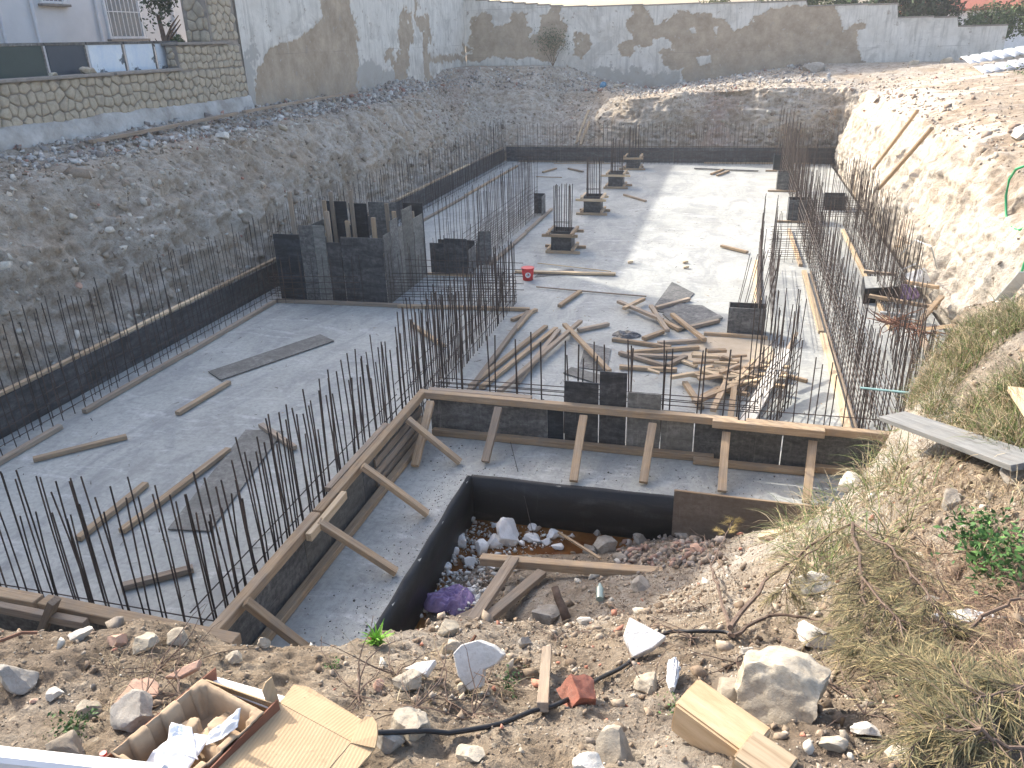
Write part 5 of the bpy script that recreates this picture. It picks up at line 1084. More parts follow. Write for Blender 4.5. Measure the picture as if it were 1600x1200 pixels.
# litter on the slab: tie wire ends, splinters, crumbs
n_ = 900; px_ = np.where(RS.rand(n_) < .3, RS.uniform(-3.7, 1.8, n_), RS.uniform(-8.9, 1.8, n_)); py_ = RS.uniform(4.8, 26, n_); okk = ~((px_ > -4.1) & (py_ < 9.3)); px_, py_ = px_[okk], py_[okk]; n_ = len(px_)
me = blades('splinters', np.stack([px_, py_, np.full(n_, .006)], 1), RS.uniform(0, 6.28, n_), np.zeros(n_), RS.uniform(.03, .16, n_), RS.uniform(.006, .016, n_), np.zeros(n_), pal(n_, [(0.05, 0.045, 0.04), (0.30, 0.22, 0.14), (0.12, 0.10, 0.08)]), 2); tag(put('splinters', me), 'tie wire ends and splinters scattered over the slab', 'litter', kind='stuff')
n_ = 2600; py_ = np.where(RS.rand(n_) < .5, RS.uniform(3.4, 8.2, n_), RS.uniform(8.2, 9.0, n_)); px_ = np.where(py_ < 8.2, -2.86-np.abs(RS.normal(0, .28, n_)), RS.uniform(-3.6, 2.2, n_)); rubble('crumbs', np.stack([px_, py_, np.zeros(n_)], 1), np.clip(RS.lognormal(-5.2, .5, n_), .003, .02), [(0.5, 0.49, 0.46), (0.3, 0.28, 0.25), (0.15, 0.14, 0.13)], label='mortar crumbs along the edge of the slab ledge', cat='crumbs', sink=.1)
# ---------------------------------------------------------------- foreground objects
def gp(u, v, dz=0.0): p = G(u, v); p[2] += dz; return p
# marble pieces
def plate_at(pts_, th, name, mat, label, cat):
    mb = MB(); mb.poly([tuple(map(float, p)) for p in pts_], th); o = mb.obj(name, mat)
    md = o.modifiers.new('bevel', 'BEVEL'); md.width = .003; md.segments = 1; return tag(o, label, cat)
def facing(u, v, pxs, th, name, mat, label, cat, z=None, tilt=0.45):
    """flat piece whose outline is given in photo pixels around a ground point, on a plane tilted up at the back"""
    p0 = G(u, v, .03); n_ = np.array([0, -math.sin(tilt), math.cos(tilt)]); out = []
    for (a, b) in pxs:
        d = RM @ _ray(a, b); t_ = (p0-EYE).dot(n_)/d.dot(n_); out.append(EYE+d*t_)
    return plate_at(out, th, name, mat, label, cat)
facing(1000, 1028, [(974, 1000), (984, 970), (1041, 1000), (1020, 1018), (990, 1032)], .035, 'marble_slab', M_PLAS, 'white marble slab with grey veins lying on the crest', 'marble slab')
facing(740, 1075, [(714, 1020), (727, 1006), (752, 999), (776, 1008), (792, 1022), (781, 1036), (760, 1046), (757, 1072), (738, 1077), (722, 1055)], .05, 'marble_slab', M_ROCKGL, 'thick grey white slab leaning among the roots', 'marble slab', tilt=.9)
facing(670, 1060, [(635, 1050), (655, 1040), (684, 1036), (668, 1060)], .03, 'marble_slab', M_PLAS, 'small bright marble splinter on the slope', 'marble slab')
facing(1500, 975, [(1454, 965), (1510, 956), (1553, 966), (1550, 974), (1515, 979), (1470, 972)], .02, 'marble_slab', M_PLAS, 'white flat slab lying in dead twigs at the right', 'marble slab', tilt=.15)
facing(300, 1060, [(260, 1062), (290, 1045), (317, 1033), (312, 1048), (285, 1062)], .02, 'tile_fragment', M_TERRA, 'long pale tile fragment behind the cardboard tray', 'tile')
# brick
def block(u, v, sx, sy, sz, rot, mat, name, label, cat, tilt=(0, 0), dz=0.0, bev=.006, cuts=3, seed=0):
    p = gp(u, v, dz); bm = bmesh.new(); bmesh.ops.create_cube(bm, size=1.0, matrix=Matrix.Diagonal((sx, sy, sz, 1)))
    bmesh.ops.bevel(bm, geom=bm.edges[:], offset=bev, segments=2, affect='EDGES'); bmesh.ops.subdivide_edges(bm, edges=bm.edges[:], cuts=cuts, use_grid_fill=True)
    for v_ in bm.verts: v_.co *= 1+.012*float(vnoise(v_.co.x*25+seed, v_.co.y*25, v_.co.z*25, seed))
    me = bpy.data.meshes.new(name); bm.to_mesh(me); bm.free(); me.materials.append(mat); o = bpy.data.objects.new(name, me)
    o.location = (p[0], p[1], p[2]+sz*.42); o.rotation_euler = (tilt[0], tilt[1], rot); COL.objects.link(o); return tag(o, label, cat)
rock(200, gp(908, 1092), (.062, .055, .05), M_BRICK, 'broken red brick under the black hose', 'brick', 'brick', cubic=1, rot=.6, rq=(.3, .5, .7), planes=3)
M_FRESH = m_simple('fresh_sawn_timber', (0.40, 0.265, 0.145), (0.56, 0.42, 0.27), 5, .85, .5, .004, (1, 5, 5), 30, detail=7)
p0 = gp(1110, 1165); p1 = gp(1185, 1195)
block(1122, 1162, .22, .115, .115, -.52, M_FRESH, 'timber_block', 'sawn square timber block with rough bark coloured edges, right foreground', 'timber block', (.08, .12), seed=3)
block(1194, 1196, .12, .11, .07, -.50, M_TIMBERP, 'timber_block', 'lower pale timber block touching the sawn block, at the bottom edge', 'timber block', (.05, .1), dz=-.035, seed=5)
# sticks
tag(timber(None, 'weathered_stick', gp(848, 1118, .03), gp(855, 1038, .07), .035, .03, M_TIMBERG), 'split grey stick standing on end among the stones', 'stick')
mb = MB(); a = gp(885, 972, .03); mb.tube([a, a+np.array([-.04, .05, .07]), a+np.array([-.10, .12, .12]), a+np.array([-.15, .2, .19])], .045, 9, .035); tag(mb.obj('tree_root', M_BARK, smooth=True), 'thick curved root stump with an orange broken end', 'root')
mb = MB(); a = gp(718, 1048, .02); mb.tube([a, a+np.array([.02, .03, .05]), a+np.array([.045, .07, .09])], .012, 6, .006); tag(mb.obj('root', M_COPPER), 'orange brown root tip left of the leaning marble', 'root')
mb = MB(); mb.tube([gp(x_, y_, .05) for x_, y_ in ((0, 1023), (20, 1015), (40, 1007), (65, 1008))], .006, 6); tag(mb.obj('wire', M_COPPER), 'reddish wire arching at the left edge', 'wire')
# hose
hp = [gp(u, v, .015) for u, v in ((360, 1199), (470, 1188), (560, 1176), (640, 1163), (760, 1143), (830, 1124), (885, 1101), (935, 1075), (980, 1043), (1015, 1012), (1045, 998), (1085, 991), (1130, 995), (1146, 998))]
hp = np.array(hp); hs_ = []
for i in range(len(hp)-1):
    for t_ in np.linspace(0, 1, 5)[:-1]:
        p0_, p1_, p2_, p3_ = hp[max(i-1, 0)], hp[i], hp[i+1], hp[min(i+2, len(hp)-1)]
        hs_.append(.5*((2*p1_)+(-p0_+p2_)*t_+(2*p0_-5*p1_+4*p2_-p3_)*t_**2+(-p0_+3*p1_-3*p2_+p3_)*t_**3))
hs_ = np.array(hs_)
for _ in range(6): hs_[1:-1, 2] = np.maximum(hs_[1:-1, 2], (hs_[:-2, 2]+hs_[2:, 2])/2)
hs_[:14, 2] += np.linspace(.10, 0.02, 14)
mb = MB(); mb.tube(hs_, .0075, 10); tag(mb.obj('hose', M_RUBBER, smooth=True), 'black plastic hose curving across the near ground', 'hose')
# can, bottle
a = gp(1048, 1086, .01); b_ = gp(1052, 1056, .05); mb = MB(); mb.cyl(a, b_, .012, .022, 14); bmesh.ops.subdivide_edges(mb.bm, edges=mb.bm.edges[:], cuts=5); o = mb.obj('foil_packet', M_FOIL)
for v_ in o.data.vertices: v_.co += Vector((1, 1, 1))*.009*float(vnoise(v_.co.x*90, v_.co.y*90, v_.co.z*70, 4))
tag(o, 'crumpled silver foil packet standing in the soil', 'packet')
a = gp(937, 942, .04); bo = empty('bottle', a, 'small pale green glass bottle lying on the pit slope', 'bottle'); mb = MB(); mb.cyl(a, a+np.array([-.02, .13, .02]), .035, .035, 14); mb.obj('bottle_body', m_flat('green_glass', (0.33, 0.42, 0.38), .15, .6), bo); mb = MB(); mb.cyl(a+np.array([-.02, .13, .02]), a+np.array([-.03, .19, .03]), .03, .012, 14); mb.obj('neck', m_flat('green_glass', (0.33, 0.42, 0.38), .15, .6), bo)
# tray, box and cardboard
zt = 3.50
c1, c2, c3, c4 = W(172, 1176, zt), W(316, 1062, zt), W(415, 1095, zt), W(300, 1216, zt)
tr = empty('pulp_tray', (*((c1+c3)/2)[:2], 3.38), 'brown moulded pulp tray full of white papers at the bottom left', 'tray')
ax = c2-c1; bx = c4-c1; L1 = np.linalg.norm(ax); L2 = np.linalg.norm(bx); ax /= L1; bx -= ax*bx.dot(ax); L2 = np.linalg.norm(bx); bx /= L2
nu_, nv_ = 90, 50; U_, V2 = np.meshgrid(np.linspace(0, L1, nu_), np.linspace(0, L2, nv_), indexing='ij')
d_e = np.minimum(np.minimum(U_, L1-U_), np.minimum(V2, L2-V2)); scal = .008*np.sign(np.sin(U_*70))*(np.minimum(V2, L2-V2) < .03)
zz_ = -np.clip((d_e-.010+scal)/.014, 0, 1)*.085
ridge = (np.abs(U_-L1*.58) < .012) | ((np.abs(V2-L2*.5) < .012) & (U_ > L1*.58)) | ((np.abs(U_-L1*.78) < .01) & (V2 > L2*.5))
zz_ = np.where(ridge & (d_e > .018), np.maximum(zz_, -.045), zz_); zz_ = np.where((np.hypot(U_-L1*.72, V2-L2*.62) < .02), -.012, zz_); zz_ = np.where((np.hypot((U_-L1*.6)/1.6, V2-L2*.3) < .018), np.maximum(zz_, -.03), zz_)
TV = c1+ax*U_[..., None]+bx*V2[..., None]; TV[..., 2] += zz_+.002*fbm(U_*60, V2*60, 0*U_, 2, 5)
o = bpy.data.objects.new('tray_shell', mesh_np('tray_shell', TV.reshape(-1, 3)-np.array(wloc(tr)), grid_faces(nu_, nv_), M_PULP, True)); link(o, tr); md = o.modifiers.new('t', 'SOLIDIFY'); md.thickness = .004
def quad(pts_, name, mat, parent=None, th=.004, label=None, cat=None):
    mb = MB(); mb.poly([tuple(map(float, p)) for p in pts_], th); o = mb.obj(name, mat, parent)
    if label: tag(o, label, cat)
    return o
bxo = empty('carton', (*((c1+c3)/2)[:2], 3.3), 'printed brown carton round the pulp tray with its white flap open', 'carton')
dz = np.array([0, 0, 1.0])
quad([c1-bx*.012-ax*.02-dz*.012, c2-bx*.012+ax*.05-dz*.005, c2-bx*.03+ax*.05-dz*.14, c1-bx*.03-ax*.02-dz*.14], 'side', M_BOXRED, bxo)
quad([c4+bx*.018-ax*.02+dz*.0, c3+bx*.016+ax*.02-dz*.005, c3+bx*.03+ax*.02-dz*.14, c4+bx*.03-ax*.02-dz*.14], 'side', M_BOXRED, bxo)
quad([c2+ax*.012-bx*.01-dz*.01, c3+ax*.012+bx*.01-dz*.01, c3+ax*.02+bx*.01-dz*.14, c2+ax*.02-bx*.01-dz*.14], 'side', M_CARD, bxo)
quad([c1-ax*.012-dz*.03, c4-ax*.012-dz*.03, c4-ax*.02-dz*.14, c1-ax*.02-dz*.14], 'side', M_BOXRED, bxo)
quad([W(330, 1057, 3.44), W(445, 1090, 3.44), W(425, 1110, 3.47), W(318, 1068, 3.47)], 'flap', M_WHITE, bxo, .003)
mb = MB(); mb.cyl(W(163, 1183, 3.46), W(163, 1183, 3.46)+np.array([0, 0, .014]), .008, .008, 10); mb.obj('cap', M_RED, bxo)
def paper(pts_, label, seed):
    P0, P1, P2, P3 = [np.array(p, float) for p in pts_]; n_ = 22; a, b = np.meshgrid(np.linspace(0, 1, n_), np.linspace(0, 1, n_), indexing='ij'); a_ = a[..., None]; b2 = b[..., None]
    Q = (P0*(1-a_)+P1*a_)*(1-b2)+(P3*(1-a_)+P2*a_)*b2; Q[..., 2] += .012*fbm(a*2.5+seed, b*2.5, 0*a, 3, seed)+.006*np.abs(fbm(a*5, b*5, 0*a+seed, 2, seed+3))
    c = Q.mean((0, 1)); o = bpy.data.objects.new('paper', mesh_np('paper', Q.reshape(-1, 3)-c, grid_faces(n_, n_), M_PAPER, True)); o.location = c; COL.objects.link(o); o.modifiers.new('t', 'SOLIDIFY').thickness = .0015; return tag(o, label, 'paper')
paper([W(220, 1195, 3.46), W(275, 1145, 3.48), W(330, 1150, 3.47), W(290, 1210, 3.46)], 'lowest white paper lying in the tray', 3)
paper([W(258, 1170, 3.47), W(268, 1130, 3.49), W(300, 1138, 3.48), W(310, 1190, 3.46)], 'folded bluish paper sheet at the back of the tray', 5)
paper([W(322, 1165, 3.48), W(328, 1142, 3.49), W(377, 1108, 3.55), W(372, 1140, 3.52)], 'white paper sheet sticking up over the right rim of the tray', 8)
cbx = empty('cardboard_box', (*W(460, 1140, 3.4)[:2], 3.35), 'flattened open cardboard box with corrugation lines at the bottom', 'cardboard')
za = 3.46
quad([W(437, 1101, za), W(549, 1162, za-.01), W(512, 1205, za-.01), W(310, 1215, za+.02), W(333, 1200, za+.02)], 'panel', M_CARD, cbx, .005)
quad([W(437, 1101, za+.001), W(458, 1072, za-.05), W(481, 1076, za-.05), W(566, 1128, za-.06), W(549, 1162, za-.009)], 'flap', M_CARD, cbx, .005)
quad([W(549, 1162, za-.009), W(560, 1134, za+.0), W(572, 1121, za+.012), W(583, 1121, za+.015), W(590, 1132, za+.015), W(591, 1150, za+.01), W(587, 1170, za-.0)], 'flap', M_CARD, cbx, .005)
quad([W(549, 1163, za-.011), W(587, 1171, za-.011), W(578, 1182, za-.012), W(556, 1206, za-.012), W(512, 1206, za-.012)], 'flap', M_CARD, cbx, .005)
quad([W(437, 1100, za+.002), W(421, 1111, za+.002), W(409, 1079, za+.05), W(414, 1066, za+.065), W(424, 1057, za+.07)], 'flap', M_CARD, cbx, .005)
# rail
mb = MB(); mb.beam(W(-60, 1178, 4.0), W(260, 1214, 4.0), .03, .03, .006); o = mb.obj('railing_bar', M_ALU); tag(o, 'white painted rail crossing the bottom left corner of the photo', 'rail')
# pit timbers, bag, cloth, stick
def pitb(u, v, u2, v2, z, z2, w, h_, lb, mat=None): return tag(timber(None, 'timber_plank', W(u, v, z), W(u2, v2, z2), w, h_, mat or M_TIMBERG), lb, 'timber', 'timbers thrown in the pit')
pitb(752, 874, 1096, 901, -.28, .10, .11, .10, 'long square timber spanning the pit from the water to the mound', M_TIMBER)
pitb(733, 978, 803, 873, -.05, -.17, .12, .06, 'short plank leaning on the long square timber')
pitb(752, 975, 847, 895, -.12, -.20, .11, .07, 'second short plank under the leaning one'); pitb(716, 968, 762, 948, -.3, -.35, .10, .04, 'flat board end behind the short planks')
pitb(873, 832, 938, 873, -.5, -.3, .03, .025, 'thin stick standing from the muddy water', M_TIMBER)
crumple('plastic_bag', W(800, 806, -.59), .17, .12, .15, M_BLUE, 'blue plastic bag floating in the muddy water', 'bag', 3)
crumple('cloth', W(708, 940, -.54), .30, .24, .11, M_PURPLE, 'purple cloth crumpled against the black pit wall', 'cloth', 7)
crumple('plastic_bag', W(770, 985, .0), .22, .10, .05, m_simple('milky_plastic', (0.42, 0.46, 0.44), (0.56, 0.60, 0.58), 8, .35), 'milky plastic sheet below the short planks', 'bag', 13)
crumple('plastic_bag', gp(1592, 745), .07, .06, .06, M_PAPER, 'crumpled clear bag at the right edge of the photo', 'bag', 15)
mb = MB(); mb.tube([W(797, 688, .02), W(805, 720, .08), W(820, 780, -.2), W(833, 835, -.5)], .004, 5); tag(mb.obj('wire', M_WIRE), 'thin black wire hanging from the front formwork into the pit', 'wire')
tag(timber(None, 'timber_plank', W(1186, 838, .42), W(1300, 812, .75), .09, .03, M_TIMBERP), 'pale plank half buried where the mound meets the brown board', 'timber')
# mound: planks, pipe
tag(timber(None, 'timber_plank', W(1394, 650, 2.62), W(1612, 726, 3.22), .17, .03, m_timber('silver_board', (0.17, 0.178, 0.18), (0.25, 0.255, 0.255), (0.12, 0.12, 0.12), .2), roll=.25), 'silver grey plank lying down the grassy mound', 'timber')
tag(timber(None, 'timber_plank', gp(1583, 640, .12), gp(1625, 700, .1), .10, .03, M_TIMBERP), 'fresh wood board cut off by the right edge', 'timber')
mb = MB(); a = WY(1345, 606, 8.9); b_ = WY(1421, 614, 8.4); mb.cyl(a, b_, .014, .014, 8); tag(mb.obj('pipe', M_TEAL), 'thin teal pipe stretched above the outer rebar', 'pipe')
# cliff side things
def cliffs(u, v, X): return WX(u, v, X)
tag(timber(None, 'timber_plank', WX(1364, 264, 3.95), WX(1434, 172, 4.45), .09, .05, M_TIMBER), 'long plank leaning on the bright cliff, far one', 'timber'); tag(timber(None, 'timber_plank', WX(1372, 296, 3.85), WX(1456, 200, 4.4), .10, .05, M_TIMBER), 'long plank leaning on the bright cliff, near one', 'timber')
mb = MB(); mb.tube([WX(u, v, 4.75) for u, v in ((1604, 258), (1588, 264), (1577, 280), (1572, 305), (1572, 335), (1577, 352), (1590, 360), (1606, 355))], .022, 8); tag(mb.obj('hose', M_GHOSE, smooth=True), 'green hose looping down the bright cliff, upper one', 'hose')
mb = MB(); mb.tube([WX(u, v, 4.5) for u, v in ((1606, 395), (1598, 420), (1591, 445), (1584, 470))], .02, 8); tag(mb.obj('hose', M_GHOSE, smooth=True), 'green hose end hanging above the grass, lower one', 'hose')
tag(timber(None, 'pvc_board', WX(1536, 500, 4.25), WX(1604, 425, 4.4), .22, .02, M_PIPE), 'smooth grey board standing against the cliff above the grass', 'board')
fb = empty('footing_box', (3.55, 17.4, 0), 'black sided footing box with a wet grey top at the foot of the cliff', 'footing')
q = [W(1348, 432, .30), W(1398, 431, .30), W(1408, 448, .30), W(1351, 452, .30)]
mb = MB(); mb.poly([tuple(p) for p in q], down=(0, 0, -.3)); mb.obj('box_side', M_BIT, fb); mb = MB(); mb.poly([tuple(p+np.array([0, 0, .006])+(np.mean(q, 0)-p)*.06) for p in q], .004); mb.obj('box_top', M_CONC, fb)
for (u, v, u2, v2, z1, z2, lb, m) in ((1358, 462, 1465, 481, .35, .3, 'plank before the black footing box', M_TIMBER), (1413, 440, 1466, 449, .45, .5, 'short plank behind the purple sheet', M_TIMBER), (1434, 507, 1472, 463, .15, .5, 'plank leaning left against the cliff foot', M_TIMBER),
      (1440, 515, 1512, 506, .2, .6, 'plank lying at the foot of the mound', M_TIMBER), (1400, 385, 1440, 383, .2, .5, 'stub of timber poking out to the cliff', M_TIMBER), (1350, 424, 1400, 429, .32, .32, 'timber behind the black footing box', M_TIMBERG), (1375, 489, 1432, 494, .12, .12, 'pale grey lath before the footing box', M_PIPE),
      (1440, 520, 1455, 570, .3, .1, 'timber pointing at the outer rebar fan', M_TIMBERG), (1404, 372, 1425, 382, .5, .5, 'timber end at the outer rebar row', M_TIMBERG), (1338, 298, 1352, 306, .05, .05, 'white lath in the far rubble', M_WHITEBOARD)):
    tag(timber(None, 'timber_plank', W(u, v, z1), W(u2, v2, z2), .09, .06, m), lb, 'timber', 'timbers at the foot of the cliff')
quad([W(1412, 428, .5), W(1445, 418, .7), W(1455, 440, .4), W(1430, 450, .3)], 'board_scrap', M_WHITE, None, .01, 'white board scrap shining at the cliff foot', 'board'); quad([W(1402, 425, .45), W(1425, 430, .45), W(1440, 452, .25), W(1418, 448, .25)], 'board_scrap', M_PLYG, None, .01, 'grey board scrap left of the shining one', 'board')
for k, pts_ in enumerate((((1395, 450, .3), (1412, 420, .9), (1432, 412, .9), (1450, 430, .5)), ((1405, 400, .5), (1430, 375, 1.2), (1455, 385, 1.2), (1465, 420, .6)))):
    mb = MB(); mb.tube([W(*p) for p in pts_], .014, 6); tag(mb.obj('cable', M_PIPE), ('lower grey cable looping at the cliff foot', 'upper grey cable looping at the cliff foot')[k], 'cable')
crumple('debris_sheet', W(1385, 318, .05), .55, .4, .2, M_PAPER, 'crumpled white sheeting at the far foot of the cliff', 'plastic sheet', 21)
# far leaning timbers against back bank
for (u, v, u2, v2, lb) in ((900, 224, 920, 172, 'left of two timbers leaning on the back bank'), (907, 226, 921, 190, 'right of two timbers leaning on the back bank')):
    a = WY(u, v, 35.6); b_ = WY(u2, v2, 37.3); tag(timber(None, 'timber_plank', a, b_, .10, .06, M_TIMBERP), lb, 'timber')
mb = MB(); pp_ = [WX(0, 308, -11.9), WX(150, 275, -12.0), WX(250, 262, -12.05)]
tag(timber(None, 'timber_plank', (-12.75, 14.2, 3.30), (-12.7, 19.5, 3.40), .12, .07, M_TIMBERG), 'long weathered beam lying on the left ledge', 'timber'); tag(timber(None, 'timber_plank', (-12.6, 19.7, 3.42), (-12.7, 27.0, 3.46), .11, .07, M_TIMBERG), 'long beam continuing along the left ledge to the tall wall', 'timber')
p = WX(943, 147, 0); p = WY(942, 146, 40.6); rock(161, (p[0], p[1], bank_h(p[0], p[1])), (.16, .12, .22), M_BLUE, 'small blue plastic scrap below the back wall', 'plastic scrap', 'plastic_scrap', sub=3)

# copper coloured roots
def squiggles(name, bases, n, L, r, mat, label, cat, spread=1.0, up=.2, seg=5):
    mb = MB(); rr = random.Random(len(name)+n)
    for k in range(n):
        b = bases[rr.randrange(len(bases))]; p = np.array(b, float); a = rr.uniform(0, 6.28); e = rr.uniform(-.2, up); P_ = [p]; st_ = L*rr.uniform(.4, 1)/seg
        for i in range(seg): a += rr.uniform(-.6, .6); e += rr.uniform(-.35, .25); p = p+np.array([math.cos(a)*math.cos(e), math.sin(a)*math.cos(e), math.sin(e)])*st_; P_.append(p)
        mb.tube(P_, r*rr.uniform(.5, 1.2), 4, r*.3)
    o = mb.obj(name, mat); return tag(o, label, cat, kind='stuff')
squiggles('roots', [W(u, v, .7) for u, v in ((1390, 505), (1410, 508), (1430, 512), (1450, 520), (1395, 500))], 70, .55, .014, M_COPPER, 'tangle of copper coloured roots at the cliff foot', 'roots')
tw = [gp(u, v, .01) for u, v in ((700, 1100), (760, 1070), (650, 1110), (870, 1000), (900, 990), (980, 950), (1060, 960), (1080, 1000), (1020, 1080), (560, 1090), (250, 1050), (300, 1040), (1150, 1040), (820, 940), (870, 960), (1000, 990), (620, 1060), (740, 1120), (1350, 1120), (1450, 1080), (1530, 1010), (1500, 1000), (1560, 940), (1300, 1080), (1100, 950), (230, 1110), (280, 1090), (1540, 880), (1450, 860))]
squiggles('dead_twigs', tw, 330, .28, .0028, M_BARK, 'thin dead twigs and roots scattered over the near soil', 'twigs', up=.5)
# ---------------------------------------------------------------- plants on the mound
def grass(poly, n, L, cols, w=None, width=.006, tilt=(.5, 1.4), droop=(.4, 1.8), label='', name='grass', cond=None, tuft=12, az=None):
    B = pick(poly, max(2, n//tuft), cond); B = np.repeat(B, tuft, 0)+RS.normal(0, .03, (len(B)*tuft, 3))*np.array([1, 1, 0]); N_ = len(B)
    me = blades(name, B, RS.uniform(0, 6.28, N_) if az is None else RS.uniform(*az, N_), RS.uniform(*tilt, N_), RS.uniform(L*.4, L*1.1, N_), RS.uniform(width*.6, width*1.2, N_), RS.uniform(*droop, N_), pal(N_, cols, w, .3), 4)
    return tag(put(name, me), label, 'grass', kind='stuff')
TAN = [(0.36, 0.28, 0.165), (0.28, 0.205, 0.125), (0.46, 0.385, 0.25), (0.20, 0.145, 0.095)]; GRN = [(0.11, 0.15, 0.045), (0.15, 0.19, 0.06), (0.07, 0.11, 0.035)]
grass([(1480, 500), (1610, 470), (1610, 720), (1500, 690), (1420, 640), (1440, 590)], 16000, .23, TAN+GRN, [.20, .13, .17, .04, .18, .18, .10], .0045, label='green and straw coloured grass over the top of the right mound', cond=lambda q: fbm(q[:, 0]*2.2, q[:, 1]*2.2, 0*q[:, 0], 3, 301) > -.12)
grass([(1390, 650), (1610, 720), (1610, 850), (1480, 850), (1340, 800), (1380, 720)], 5200, .15, TAN+GRN, [.3, .26, .22, .16, .03, .02, .01], .0035, label='dry trampled grass in the middle of the mound', droop=(1, 2.8))
grass([(1200, 820), (1340, 790), (1420, 820), (1400, 900), (1260, 920)], 2600, .42, TAN+GRN, [.22, .13, .2, .05, .12, .18, .1], .0055, label='long arching grass blades at the rim of the mound', tilt=(.3, 1.2), droop=(.8, 2.2))
grass([(1330, 700), (1420, 660), (1450, 780), (1330, 800)], 1500, .32, TAN+GRN, [.15, .1, .15, .05, .15, .25, .15], .006, label='green blades overhanging the end of the front formwork', tilt=(.2, 1.2), droop=(.6, 1.8))
grass([(1350, 850), (1610, 840), (1610, 1080), (1500, 1080), (1380, 980)], 9000, .11, [(0.20, 0.13, 0.09), (0.27, 0.19, 0.12), (0.14, 0.09, 0.065), (0.33, 0.25, 0.16)], None, .0035, label='mat of dead brown stalks on the near mound', tilt=(0, .9), droop=(.5, 2.5))
grass([(150, 1030), (340, 1020), (330, 1080), (200, 1130)], 500, .09, TAN, None, .002, label='wispy dry stalks on the near heap', tilt=(.2, 1.3)); grass([(560, 1020), (800, 1040), (800, 1120), (600, 1110)], 1200, .12, TAN, None, .0022, label='dry stalks among the stones in the middle of the near heap', tilt=(0, 1.2))
# bright green tuft
b_ = gp(590, 1006); N_ = 46; me = blades('grass_tuft', np.repeat(b_[None], N_, 0)*0+RS.normal(0, .008, (N_, 3)), RS.uniform(0, 6.28, N_), RS.uniform(.7, 1.5, N_), RS.uniform(.05, .10, N_), RS.uniform(.008, .013, N_), RS.uniform(.2, 1.0, N_), pal(N_, [(0.15, 0.36, 0.04), (0.22, 0.44, 0.06)]), 4)
tag(put('grass_tuft', me, tuple(b_)), 'small bright green tuft on the crest above the slab', 'plant')
def weed(u, v, r, n, size, cols, label, h_=.12):
    b = gp(u, v); size *= .72; n = int(n*1.4); q = RS.normal(size=(n, 3))*np.array([r*.5, r*.5, h_*.3])+np.array([0, 0, h_*.5]); q[:, 2] = np.abs(q[:, 2]); me = leaves_mesh('leaves', q, RS.uniform(.6, 1.3, n)*size, pal(n, cols), .8); rt = empty('weed', b, label, 'plant'); put('leaves', me, parent=rt)['kind'] = 'stuff'
    for k in range(6):
        e_ = q[RS.randint(n)]; mb = MB(); mb.tube([b-np.array([0, 0, .01]), b+e_*.5+np.array([0, 0, .01]), b+e_], .0018, 4, .001); mb.obj('stem', M_BLADE2, rt)
    return rt
LG = [(0.07, 0.16, 0.045), (0.11, 0.22, 0.06), (0.045, 0.10, 0.03)]
M_BLADE2 = m_flat('green_stem', (0.08, 0.13, 0.04), .7)
weed(1560, 905, .16, 420, .020, LG, 'leafy light green weed at the right edge of the mound', .2); weed(1530, 850, .12, 220, .020, LG, 'smaller leafy weed just above the light green one', .12)
weed(1115, 1185, .03, 40, .008, LG, 'tiny weed left of the sawn timber block', .02) if False else weed(1058, 1112, .05, 70, .009, LG, 'tiny green weed left of the sawn timber block', .03)
weed(115, 1140, .06, 120, .010, [(0.06, 0.12, 0.04), (0.09, 0.16, 0.05)], 'dark green weed on the near heap at left', .04); weed(520, 1045, .03, 40, .008, LG, 'tiny weed on the crest left of the bright tuft', .03); weed(795, 1070, .05, 70, .009, [(0.05, 0.11, 0.04)], 'dark little weed left of the split stick', .03); weed(1480, 190+900, .05, 60, .01, LG, 'small weed near the bottom right twigs', .03)
weed(855, 70, .1, 10, .1, LG, 'x') if False else None
# climbing plant on back wall
q = RS.normal(size=(900, 3))*np.array([.45, .05, .32])+np.array([-8.9, 41.95, 4.9]); me = leaves_mesh('foliage', q-np.array([-8.9, 41.9, 4.4]), RS.uniform(.03, .06, 900), pal(900, [(0.07, 0.10, 0.05), (0.10, 0.13, 0.07)])); rt = empty('climbing_plant', (-8.9, 41.9, 4.4), 'wispy bush growing out of the back wall', 'plant'); put('foliage', me, parent=rt)
mb = MB(); [mb.tube([(-8.9, 41.9, 3.7), (-8.9+a_, 41.85, 4.4), (-8.9+a_*2, 41.85, 4.7)], .02, 5, .006) for a_ in (-.4, -.15, .1, .35)]; mb.obj('stems', M_BARK, rt)
# vine by the metal roof
q = RS.normal(size=(2600, 3))*np.array([.5, .6, .35])+np.array([10.5, 33.8, 2.95]); me = leaves_mesh('foliage', q-np.array([9.6, 33.6, 2.9]), RS.uniform(.03, .07, 2600), pal(2600, [(0.08, 0.13, 0.04), (0.12, 0.18, 0.06), (0.05, 0.08, 0.03)])); rt = empty('shrub', (9.6, 33.6, 2.9), 'low green bush under the metal roof sheets', 'shrub'); put('foliage', me, parent=rt)
